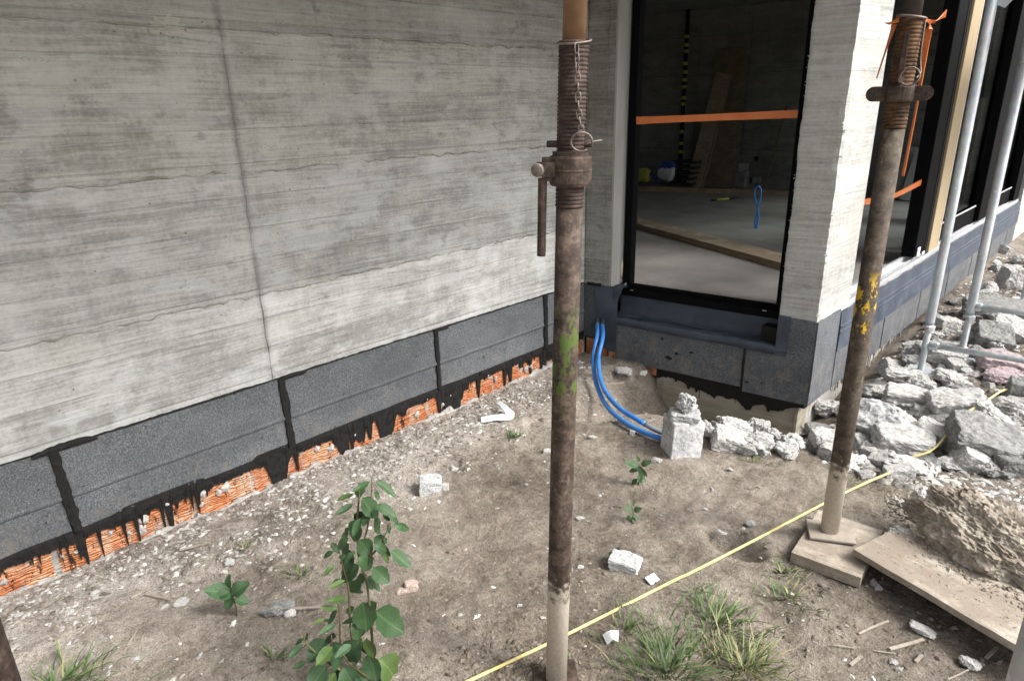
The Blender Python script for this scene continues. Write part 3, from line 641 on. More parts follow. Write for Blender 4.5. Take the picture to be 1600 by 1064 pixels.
for i in range(46):                                    # splintered formwork fringe hanging below the sheets
    y = 4.1+i*.042+random.uniform(-.02, .02); hgt = random.uniform(.06, .14); wd_ = random.uniform(.006, .016)
    link('formwork_splinter', box_me(.008, wd_, hgt, 0, 1, (PX-.06+random.uniform(-.01, .02), y, -.10-hgt/2+.04)), M['streak'], wf)
sill = box('window_sill', (PX-.215, 3.99, .371), (PX-.001, 9.40, .405), M['dusty'], house, .003); tag(sill, 'dusty threshold with aluminium tracks below the windows')
for (x0, x1, z1, m) in ((-1.225, -1.214, .452, 'alu'), (-1.262, -1.255, .448, 'alu'), (-1.320, -1.300, .462, 'alu'), (-1.255, -1.225, .425, 'film'), (-1.300, -1.262, .428, 'film')):
    box('track_rail', (x0, 4.03, .4055), (x1, 9.38, z1), M[m], sill, .0015)
box('threshold_batten', (-1.211, 4.0, .4055), (-1.200, 5.75, .425), M['dusty'], sill, .002)
win = box('window_front', (-1.33, 3.986, 2.50), (-1.21, 9.45, 2.56), M['black'], house); tag(win, 'row of tall black framed sliding windows')
box('frame_post', (-1.33, 3.988, .463), (-1.225, 4.045, 2.499), M['black'], win, .003)
box('frame_post', (-1.322, 4.046, .463), (-1.30, 4.066, 2.499), M['inner2'], win, .002)
box('frame_post', (-1.325, 5.42, .465), (-1.235, 5.735, 2.499), M['black'], win, .004)
for y in (5.66,): box('gasket_line', (-1.2345, y, .47), (-1.230, y+.008, 2.49), M['crate'], win)
box('cover_board', (-1.262, 5.75, .452), (-1.222, 5.985, 2.499), M['tan'], win, .002)
box('edge_strip', (-1.240, 5.987, .452), (-1.219, 6.005, 2.499), M['tan_edge'], win, .001)
for i in range(24): box('clip', (-1.232, 6.006, .50+i*.082), (-1.212, 6.020, .514+i*.082), M['crate'], win)
box('frame_post', (-1.325, 6.022, .462), (-1.26, 6.10, 2.499), M['black'], win, .003)
def sash(y0, y1, x):
    box('sash_rail', (x-.03, y0, .455), (x+.02, y1, .60), M['black'], win, .003); box('sash_bead', (x+.0205, y0+.03, .60), (x+.030, y1-.03, .612), M['alu'], win, .001)
    g = box('pane', (x-.006, y0+.01, .6005), (x+.004, y1-.01, 2.499), M['glass'], win)
sash(6.11, 7.40, -1.285)
box('frame_post', (-1.325, 7.41, .460), (-1.225, 7.86, 2.499), M['black'], win, .004)
box('edge_strip', (-1.2245, 7.862, .452), (-1.212, 7.885, 2.499), M['tan_edge'], win, .001)
for i in range(24): box('clip', (-1.224, 7.886, .50+i*.082), (-1.208, 7.905, .516+i*.082), M['crate'], win)
sash(7.91, 9.10, -1.285)
box('frame_post', (-1.325, 9.11, .460), (-1.225, 9.41, 2.499), M['black'], win, .004)
for y0 in (5.44, 5.58): link('packing_plate', box_me(.010, .06, .07 if y0 < 5.5 else .025, .004), M['film'], win, loc=(-1.225, y0+.03, .50 if y0 < 5.5 else .47))
farp = box('far_pillar', (-1.75, 9.42, -.5), (PX, 12.5, 2.735), M['pillar'], house); tag(farp, 'concrete wall end beyond the last window')
# --- inside: floor, walls, ceiling and the slab the props hold up
def wy(x): return 9.35+(x+3.4)*DD.y/DD.x
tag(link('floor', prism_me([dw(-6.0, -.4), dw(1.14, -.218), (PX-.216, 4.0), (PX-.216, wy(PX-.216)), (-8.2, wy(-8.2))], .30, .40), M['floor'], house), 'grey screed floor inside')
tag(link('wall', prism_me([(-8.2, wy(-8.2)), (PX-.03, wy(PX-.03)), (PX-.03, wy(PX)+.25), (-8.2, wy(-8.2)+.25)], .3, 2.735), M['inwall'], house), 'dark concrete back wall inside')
bw = [o for o in house.children][-1]
for z in (.90, 1.40, 1.90, 2.40): link('joint_ridge', ridge_me((-6.8, wy(-6.8), z), (-1.4, wy(-1.4), z), DN, .006, .005, .02, seed=int(z*7)), M['inwall'], bw, col=(.45, .45, .43))
for x in (-6.2, -5.15, -4.45, -3.3): link('joint_ridge', ridge_me((x, wy(x), .42), (x, wy(x), 2.7), DN, .006, .005, .02, seed=int(-x*7)), M['inwall'], bw, col=(.45, .45, .43))
c_ = Vector((-4.236, wy(-4.236), .789)); link('pipe_hole', tube_me([c_+DN*.002, c_+DN*.006], .035, 16), M['crate'], bw)
for (y0_, y1_, z0_, z1_) in ((2.2, 5.7, 0, 2.735), (6.8, 9.2, 0, 2.735), (5.7, 6.8, 0, .6), (5.7, 6.8, 2.3, 2.735)): box('wall', (-8.4, y0_, z0_), (-8.2, y1_, z1_), M['inwall'], house)
link('wall', prism_me([dw(-6.0, -.4), dw(-.16, -.4), dw(-.16, -.18), dw(-6.0, -.18)], .0, 2.735), M['inwall'], house)
tag(link('roof_slab', prism_me([(-2.9, -1.6), (-.35, -1.6), (-.35, 3.40), (PX+.10, 3.42), (PX+.10, 12.6), (-8.4, 12.6), (-8.4, 2.3), (-2.9, 2.3)], 2.742, 2.96), M['slab'], house), 'concrete slab overhead')
dbox('door_lintel', .176, 1.42, -.3, -.002, 2.551, 2.741, M['wallx'], house)
box('window_lintel', (PX-.25, 3.99, 2.561), (PX-.002, 9.419, 2.741), M['pillar'], house)

# ================================================================== steel props
def torus_me(R_, r_, seg=20, sub=8, sx=1., sy=1.):
    return tube_me([(math.cos(a)*R_*sx, math.sin(a)*R_*sy, 0) for a in np.linspace(0, 2*math.pi, seg+1)[:-1]], r_, sub, closed=True)
def thread_me(r_, z0, z1, pitch=.0082, amp=.0024, seg=28):
    n = int((z1-z0)/pitch)*6; return lathe_me([(r_+amp*(abs(math.sin(math.pi*(i/6.))))**.7, z0+(z1-z0)*i/n) for i in range(n+1)], seg)
def view_frame(p):
    """unit vectors to the viewer's right and towards the viewer at p, both level"""
    b = Vector((-p[0], -p[1], 0)).normalized(); return Vector((-b.y, b.x, 0)), b
LINK = tube_me([(0, .0105, 0), (.0045, .0085, 0), (.0055, 0, 0), (.0045, -.0085, 0), (0, -.0105, 0), (-.0045, -.0085, 0), (-.0055, 0, 0), (-.0045, .0085, 0)], .0014, 6, closed=True)
def chain(parent, pts, name='chain'):
    P = smooth_pts(pts, 12); L = sum((P[i+1]-P[i]).length for i in range(len(P)-1)); n = int(L/.0165); o = empty(name, P[0]); o.parent = parent; o.matrix_parent_inverse = wm(parent).inverted()
    for i in range(n):
        d = (i+.5)/n*(len(P)-1); k_ = min(int(d), len(P)-2); c = P[k_].lerp(P[k_+1], d-k_); t = (P[k_+1]-P[k_]).normalized()
        link('link', LINK, M['wire'], o, matrix=Matrix.Translation(c) @ t.to_track_quat('Y', 'Z').to_matrix().to_4x4() @ Matrix.Rotation(R(90*(i % 2)+20), 4, 'Y'), smooth=True)

# --- nearest prop
b1 = at(869, 1062, 0); t1 = stand(899, 0, b1); ax1 = (t1-b1).normalized(); b1 = b1-ax1*(b1.z/ax1.z)
def P1(z): return b1+ax1*(z/ax1.z)
prop1 = tag(empty('steel_prop', b1), 'rusty adjustable steel prop with hanging handle and chain, nearest the viewer', 'prop', 'adjustable steel props')
g1 = gz(b1.x, b1.y)
MT1 = axis_matrix(b1, t1)
MT1 = Matrix.Translation(b1) @ Vector((0, 0, 1)).rotation_difference(ax1).to_matrix().to_4x4()
link('outer_tube', lathe_me([(.0302, g1+.008), (.0302, .5), (.0300, 1.0), (.0300, 1.352)], 32), M['rust1'], prop1, matrix=MT1, smooth=True)
link('threaded_tube', thread_me(.0296, 1.353, 1.690), M['rust_thread'], prop1, matrix=MT1, smooth=True)
link('inner_tube', lathe_me([(.0243, 1.60), (.0243, 2.735)], 28), M['rust_pale'], prop1, matrix=MT1, smooth=True)
rt, fw = view_frame(b1)
link('base_plate', box_me(.13, .13, .008, .002), M['rust'], prop1, matrix=Matrix.Translation((b1.x, b1.y, g1+.006)) @ Matrix.Rotation(R(50), 4, 'Z'))
nut = link('collar_nut', lathe_me([(.031, 1.398), (.043, 1.400), (.046, 1.407), (.046, 1.430), (.0472, 1.433), (.046, 1.436), (.046, 1.459), (.043, 1.463), (.040, 1.464), (.040, 1.471), (.032, 1.472)], 36), M['rust'], prop1, matrix=MT1, smooth=False)
lug0 = P1(1.436)-rt*.020+fw*.012
link('lug', box_me(.052, .040, .050, .010, 2), M['rust'], nut, matrix=Matrix.Translation(lug0-rt*.026) @ Matrix(((rt.x, fw.x, 0, 0), (rt.y, fw.y, 0, 0), (0, 0, 1, 0), (0, 0, 0, 1))), smooth=False)
hb = lug0-rt*.042
link('bolt_head', lathe_me([(.0142, 0), (.0142, .006), (.0125, .009), (.006, .0105)], 20), M['wire'], nut, matrix=axis_matrix(hb+fw*.018-rt*.008, hb+fw*.05-rt*.02), smooth=False)
ha = stand(848, 285, b1)+fw*.012; hz = stand(846, 398, b1)+fw*.012
link('handle_bar', tube_me([ha+Vector((0, 0, .01)), ha.lerp(hz, .5), hz], .0098, 14), M['rust'], nut, smooth=False)
pn = link('locking_pin', tube_me([P1(1.487)-rt*.052-fw*.006, P1(1.487)+rt*.044+fw*.012], .0075, 12), M['rust'], prop1, smooth=False)
rc = P1(1.493)+rt*.020+fw*.046
link('pin_ring', tube_me([rc+rt*(math.cos(a)*.022)+Vector((0, 0, 1))*(math.sin(a)*.019)+fw*(.006*math.sin(a)) for a in np.linspace(-.45, 5.3, 22)], .0024, 8), M['wire'], pn, smooth=True)
link('pin_wire', tube_me([P1(1.487)+rt*.030+fw*.030, P1(1.492)+rt*.046+fw*.022, P1(1.494)+rt*.064+fw*.012], .002, 6), M['wire'], pn, smooth=True)
wr = P1(1.688)
link('wire_ring', tube_me([wr+rt*(math.cos(a)*.0345)+fw*(math.sin(a)*.0345)+Vector((0, 0, -.006*math.sin(a)+.002*math.cos(a))) for a in np.linspace(0, 2*math.pi, 30)[:-1]], .0022, 8, closed=True), M['wire'], prop1, smooth=True)
chain(prop1, [P1(1.682)+fw*.036+rt*.004, P1(1.62)+fw*.037+rt*.008, P1(1.56)+fw*.036+rt*.012, P1(1.51)+fw*.034+rt*.020])
link('slot', jag_strip(lambda t: -.002, lambda t: .002, 1.49, 1.66, lambda t, a, h: P1(t)+rt*(.0316*math.cos(R(18))+.0)+fw*(.0316*math.sin(R(18))+a*1.5)+rt*h, .0006, .008), M['crate'], prop1)

# --- second prop
b2 = at(1297, 832, .06); prop2 = tag(empty('steel_prop', (b2.x, b2.y, .06)), 'rusty steel prop with yellow paint flecks standing on the timber plates', 'prop', 'adjustable steel props')
MT2 = Matrix.Translation((b2.x-.004, b2.y, 0)); rt2, fw2 = view_frame(b2); P2 = lambda z: Vector((b2.x-.004, b2.y, z))
link('outer_tube', lathe_me([(.0312, .068), (.0312, .6), (.0312, 1.476)], 30), M['rust2'], prop2, matrix=MT2, smooth=True)
link('threaded_tube', thread_me(.0305, 1.477, 1.775, .0105, .0028), M['rust_orange'], prop2, matrix=MT2, smooth=True)
link('inner_tube', lathe_me([(.0245, 1.70), (.0245, 2.735)], 26), M['inner2'], prop2, matrix=MT2, smooth=True)
link('base_plate', box_me(.155, .12, .010, .002), simple('cement_caked_plate', (.26, .225, .185), (.38, .335, .285), 20), prop2, matrix=Matrix.Translation((b2.x, b2.y, .065)) @ Matrix.Rotation(R(28), 4, 'Z'))
nut2 = link('collar_nut', lathe_me([(.033, 1.550), (.043, 1.553), (.045, 1.558), (.045, 1.592), (.042, 1.598), (.034, 1.600)], 30), M['rust'], prop2, matrix=MT2, smooth=False)
for sgn in (-1, 1):
    c = P2(1.575)+rt2*(sgn*.066)+fw2*.018
    bm = bmesh.new(); bmesh.ops.create_circle(bm, cap_ends=True, segments=18, radius=.021)
    ex = bmesh.ops.extrude_face_region(bm, geom=bm.faces[:]); bmesh.ops.translate(bm, vec=(0, 0, .018), verts=[v for v in ex['geom'] if isinstance(v, bmesh.types.BMVert)])
    for v in bm.verts: v.co.x = v.co.x*1.0 + (-sgn*.045 if v.co.x*sgn < -.001 else 0)
    link('lug', bm_mesh(bm), M['rust'], nut2, matrix=Matrix.Translation(c-fw2*.012) @ Matrix(((rt2.x, 0, fw2.x, 0), (rt2.y, 0, fw2.y, 0), (0, 1, 0, 0), (0, 0, 0, 1))))
    link('lug_hole', tube_me([c+fw2*.0058, c+fw2*.0066], .006, 12), M['crate'], nut2)
link('slot', box_me(.014, .003, .125, .001), M['rust_thread'], prop2, matrix=Matrix.Translation(P2(1.672)+fw2*.0325-rt2*.004) @ Matrix(((rt2.x, fw2.x, 0, 0), (rt2.y, fw2.y, 0, 0), (0, 0, 1, 0), (0, 0, 0, 1))))
pn2 = link('locking_pin', tube_me([P2(1.612)-fw2*.04, P2(1.612)+fw2*.052], .0085, 12), M['wire'], prop2)
rc2 = P2(1.620)+rt2*.020+fw2*.050
link('pin_ring', tube_me([rc2+rt2*(math.cos(a)*.024)+Vector((0, 0, math.sin(a)*.024)) for a in np.linspace(0, 2*math.pi, 26)[:-1]], .0026, 8, closed=True), M['wire'], pn2, smooth=True)
link('wire_ring', tube_me([P2(1.778)+rt2*(math.cos(a)*.037)+fw2*(math.sin(a)*.037)+Vector((0, 0, -.006*math.cos(a))) for a in np.linspace(0, 2*math.pi, 30)[:-1]], .0035, 8, closed=True), M['wire'], prop2, smooth=True)
link('safety_wire', tube_me(smooth_pts([P2(1.772)+rt2*.036+fw2*.006, P2(1.70)+rt2*.037+fw2*.02, P2(1.66)+rt2*.040+fw2*.02, P2(1.63)+rt2*.045+fw2*.03, P2(1.615)+rt2*.036+fw2*.045], 6), .0022, 6), M['wire'], prop2, smooth=True)
def strap(name, parent, pts, wdt, twist, m, thick=.0012):
    P = smooth_pts(pts, 8); V_ = []; F_ = []
    for i, p_ in enumerate(P):
        t = (P[min(i+1, len(P)-1)]-P[max(i-1, 0)]).normalized(); tw = np.interp(i/(len(P)-1), np.linspace(0, 1, len(twist)), twist); ww = np.interp(i/(len(P)-1), np.linspace(0, 1, len(wdt)), wdt)
        up = Vector((0, 0, 1)) if abs(t.z) < .8 else Vector((rt2.x, rt2.y, 0)); s_ = (up-t*up.dot(t)).normalized(); q = t.cross(s_); d = s_*math.cos(R(tw))+q*math.sin(R(tw)); nn = t.cross(d)*thick
        V_ += [p_-d*ww/2+nn, p_+d*ww/2+nn, p_+d*ww/2-nn, p_-d*ww/2-nn]
        if i:
            b = i*4
            for k_ in range(4): F_.append((b-4+k_, b-4+(k_+1) % 4, b+(k_+1) % 4, b+k_))
    return link(name, mesh(V_, F_), m, parent)
st = tag(empty('barrier_strap', P2(1.76)), 'thin orange strap knotted round the top of the yellow flecked prop', 'strap')
strap('strap_tail', st, [P2(1.77)+rt2*.03, P2(1.765)+rt2*.055-fw2*.03, stand(1462, 32, b2)-fw2*.03, stand(1480, 18, b2)-fw2*.06], [.008, .008, .012, .022], [0, 40, 80, 20], M['orange'])
strap('strap_tail', st, [P2(1.77)+rt2*.05-fw2*.02, stand(1449, 60, b2)-fw2*.05, stand(1434, 160, b2)-fw2*.08, stand(1411, 282, b2)-fw2*.14], [.022, .018, .010, .008], [15, 10, 60, 30], M['orange'])
strap('strap_tail', st, [P2(1.775)-rt2*.03+fw2*.02, P2(1.770)-rt2*.044+fw2*.01, P2(1.765)-rt2*.058], [.02, .024, .02], [20, 60, 100], M['orange'])
strap('strap_tail', st, [P2(1.765)-rt2*.04-fw2*.02, P2(1.70)-rt2*.052-fw2*.03, P2(1.62)-rt2*.066-fw2*.04], [.012, .006, .004], [10, 50, 70], M['orange'])
# ties across the openings
p0, p1_ = dw(.24, -.155, 1.462), dw(1.17, -.155, 1.492)
o = strap('barrier_strap', None, [p0, p0.lerp(p1_, .15), p0.lerp(p1_, .5), p1_], [.045, .038, .036, .040], [8, 2, 6, 2], M['orange'], .003)
tag(o, 'straight orange strap stretched across the open doorway', 'strap')
p0, p1_ = Vector((-1.275, 4.05, 1.005)), Vector((-1.275, 5.43, .995))
o = strap('barrier_strap', None, [p0, p0.lerp(p1_, .5)+Vector((0, 0, -.035)), p1_], [.035, .034, .040], [5, 12, 4], M['orange'], .003); tag(o, 'orange strap stretched across the open window behind the second prop', 'strap')

# ================================================================== timber plates, plank, caked earth under and beside the second prop
def board_me(L, W, T, seg=24, warp=.004, seed=0):
    bm = bmesh.new(); bmesh.ops.create_cube(bm, size=1); bmesh.ops.subdivide_edges(bm, edges=[e for e in bm.edges if abs((e.verts[0].co-e.verts[1].co).x) > .5], cuts=seg)
    bmesh.ops.subdivide_edges(bm, edges=[e for e in bm.edges if abs((e.verts[0].co-e.verts[1].co).y) > .5], cuts=3)
    for v in bm.verts:
        x, y, z = v.co.x*L, v.co.y*W, v.co.z*T
        e = (fbm(np.array([x*9+seed]), np.array([y*9+seed]), 3)[0]-.5)*warp
        v.co = Vector((x+(e*2 if abs(v.co.x) > .49 else 0), y+(e*.8 if abs(v.co.y) > .49 else 0), z+e))
    return bm_mesh(bm)
def place_board(name, a, b, W, T, z, m, label, cat, roll=0., group=None, tilt=0.):
    """board lying with its upper edge from a to b (world xy), width W to the left of a->b"""
    a = Vector(a); b = Vector(b); d = (b-a).normalized(); n_ = Vector((-d.y, d.x, 0)); c = (a+b)/2+n_*W/2; c.z = z+T/2+(a.z+b.z)/2*0
    mt = Matrix.Translation(c) @ Matrix.Rotation(math.atan2(d.y, d.x), 4, 'Z') @ Matrix.Rotation(tilt, 4, 'Y') @ Matrix.Rotation(roll, 4, 'X')
    o = link(name, board_me((b-a).length, W, T, seed=random.random()*50), m, matrix=mt); tag(o, label, cat, group); return o
A = at(1237, 862, .055); B = at(1345, 902, .055)
place_board('timber_plate', A, B, .33, .042, .012, M['wood_dirty'], 'dust covered timber plate under the base of the yellow flecked prop', 'timber', group='timber plates and planks')
A = at(1272, 818, .058); 
A = at(1333, 862, .085); B = at(1640, 1045, .085)
place_board('plank', A, B, .26, .022, .075, M['wood_dirty'], 'long pale plank with reddish stains reaching out of the picture', 'plank', group='timber plates and planks')
A = at(1345, 868, .06); B = at(1645, 1050, .06)
place_board('plank', A, B, .24, .018, .050, M['wood_dirty'], 'thin board lying directly beneath the long pale plank', 'plank', group='timber plates and planks')
for k_, (u, v) in enumerate(((1420, 880), (1600, 985))):
    q = at(u, v, .02); o = link('bearer', box_me(.3, .07, .05, .004), M['wood_dirty'], None, matrix=Matrix.Translation((q.x+.10, q.y+.10, .024)) @ Matrix.Rotation(R(40), 4, 'Z'))
    tag(o, ['short timber bearer under the near end of the plank pile', 'short timber bearer under the plank at the picture edge'][k_], 'timber')

# ---- rock meshes
def rock_me(seed, kind='lump', sub=2, rough=.10):
    rg = random.Random(seed); bm = bmesh.new()
    if kind == 'lump':
        for i in range(16):
            v = Vector((rg.gauss(0, 1), rg.gauss(0, 1), rg.gauss(0, 1))).normalized(); k_ = max(abs(v.x), abs(v.y), abs(v.z)); v = v*(.5*(1/k_)**.55)*rg.uniform(.8, 1.1); bm.verts.new(v)
    else:
        for sx in (-1, 1):
            for sy in (-1, 1):
                for sz in (-1, 1):
                    v = Vector((sx*.5, sy*.5, sz*.5)); 
                    if rg.random() < .45:
                        for ax in range(3):
                            w_ = v.copy(); w_[ax] *= rg.uniform(.15, .75); bm.verts.new(w_+Vector((rg.uniform(-.03, .03),)*3))
                    else: bm.verts.new(v+Vector((rg.uniform(-.10, .04)*sx, rg.uniform(-.10, .04)*sy, rg.uniform(-.06, .02)*sz)))
    hull = bmesh.ops.convex_hull(bm, input=bm.verts[:])
    bmesh.ops.delete(bm, geom=[v for v in bm.verts if not v.link_faces], context='VERTS')
    bmesh.ops.dissolve_limit(bm, angle_limit=R(6), verts=bm.verts[:], edges=bm.edges[:])
    bmesh.ops.bevel(bm, geom=bm.edges[:], offset=.022, segments=1, affect='EDGES')
    bmesh.ops.triangulate(bm, faces=bm.faces[:])
    for _ in range(sub): 
        bmesh.ops.subdivide_edges(bm, edges=[e for e in bm.edges if e.calc_length() > .075], cuts=1, use_grid_fill=True); bmesh.ops.triangulate(bm, faces=bm.faces[:])
    bm.normal_update(); off = Vector((seed*3.17, seed*1.9, seed*.7)); fl = {}
    for v in bm.verts:
        n_ = mnoise.noise(v.co*3.2+off)*.5+mnoise.noise(v.co*8+off)*.30+mnoise.noise(v.co*19+off)*.24
        fl[v] = v.co+v.normal*n_*rough
    for v, c in fl.items(): v.co = c
    me = bm_mesh(bm, 'rock'); return me
LUMPS = [rock_me(i, 'lump', 4, .24) for i in range(14)]; BLOCKS = [rock_me(100+i, 'block', 4, .12) for i in range(12)]
def clone(me, m):
    key = (me.name, m.name)
    if key not in clone.d: c = me.copy(); c.materials.clear(); c.materials.append(m); clone.d[key] = c
    return clone.d[key]
clone.d = {}
def rock(name, pos, dims, m, kind='lump', rot=None, i=None, label=None, group=None, col=None, cat='rubble', parent=None):
    src = LUMPS if kind == 'lump' else BLOCKS; me = clone(src[(i if i is not None else random.randrange(99)) % len(src)], m)
    e = rot if rot is not None else (random.uniform(-.35, .35), random.uniform(-.35, .35), random.uniform(0, 6.28))
    mt = Matrix.Translation(pos) @ Matrix.Rotation(e[2], 4, 'Z') @ Matrix.Rotation(e[0], 4, 'X') @ Matrix.Rotation(e[1], 4, 'Y') @ Matrix.Diagonal((dims[0], dims[1], dims[2], 1))
    o = link(name, me, m, parent, matrix=mt); c = col if col is not None else random.uniform(.86, 1.12); o.color = (c, c, c*.99, 1)
    if label: tag(o, label, cat, group)
    return o
def px_rock(u, v, wpx, hpx, m='rubble', kind='lump', label=None, group=None, rot=None, i=None, dz=0., col=None, name='concrete_chunk', dep=.8, cat='rubble'):
    """chunk whose outline is about wpx x hpx around (u,v), standing on the ground"""
    g = atg(u, v+hpx*.42, dz); s_ = depth(g)/FPX; wd_ = wpx*s_; ht = max(hpx*s_*1.0, wd_*.28); yaw = math.atan2(-g.x, g.y)
    el = math.atan2(H, math.hypot(g.x, g.y)); dpt = min(wd_*dep, .8*hpx*s_/math.sin(el)); ht = max((hpx*s_-.55*dpt*math.sin(el))/math.cos(el), wd_*.24) if v > 700 or u < 1080 else ht; back = Vector((g.x, g.y, 0)).normalized()*dpt*.35
    r_ = rot if rot is not None else (random.uniform(-.2, .2), random.uniform(-.2, .2), random.uniform(-.4, .4)); r_ = (r_[0], r_[1], r_[2]+yaw)
    return rock(name, g+back+Vector((0, 0, ht*(.40 if wpx > 30 else .26))), (wd_*1.04, dpt, ht*1.05), M[m], kind, r_, i, label, group, col, cat)

# caked earth on the plank
lump_pos = at(1512, 850, .10)
bm = bmesh.new(); bmesh.ops.create_icosphere(bm, subdivisions=6, radius=1)
for v in bm.verts:
    c = v.co.copy(); n_ = c.normalized(); q = n_*2.1
    d = 1+.16*mnoise.noise(q+Vector((3, 1, 2)))+.10*mnoise.noise(q*2.0+Vector((1, 5, 2)))
    for fq, am in ((3.2, .10), (7., .055), (15., .030), (30., .016)):          # clods of shrinking size
        dist_, _p = mnoise.voronoi(q*fq*.5+Vector((fq, 2, 1))); d += am*(.55-min(dist_[0], 1.0))
    d += .055*mnoise.noise(q*8)+.045*mnoise.noise(q*17)+.035*mnoise.noise(q*36)-.14*max(0, mnoise.noise(q*2.6+Vector((2, 7, 7)))-.12)
    v.co = Vector((c.x*.255*d, c.y*.155*d, max(-.04, c.z*.135*d)))
dl = (at(1600, 930, .1)-at(1420, 830, .1)); 
tag(link('earth_lump', bm_mesh(bm), M['earth_lump'], matrix=Matrix.Translation(at(1524, 868, .09)+Vector((.015, .055, .035))) @ Matrix.Rotation(math.atan2(dl.y, dl.x), 4, 'Z') @ Matrix.Rotation(R(8), 4, 'Y')), 'big crumbly lump of caked brown earth lying on the plank', 'earth lump')
p = at(1447, 775, .20); rock('mortar_chunk', p+Vector((0, 0, .0)), (.09, .07, .06), M['rubble'], 'lump', (0, .2, .5), 3, 'pale mortar chunk resting on top of the earth lump', None, 1.25)
px_rock(1400, 838, 38, 34, 'rubble', 'lump', 'rough mortar piece beside the earth lump on the timber plate', dz=.05, i=5)
px_rock(1401, 781, 22, 20, 'rubble', 'lump', 'small rounded split stone left of the earth lump', i=7, col=1.1)
px_rock(1530, 785, 44, 24, 'earth_lump', 'lump', 'brown earth clod behind the large earth lump', i=8, col=.85, name='earth_clod', cat='earth lump')

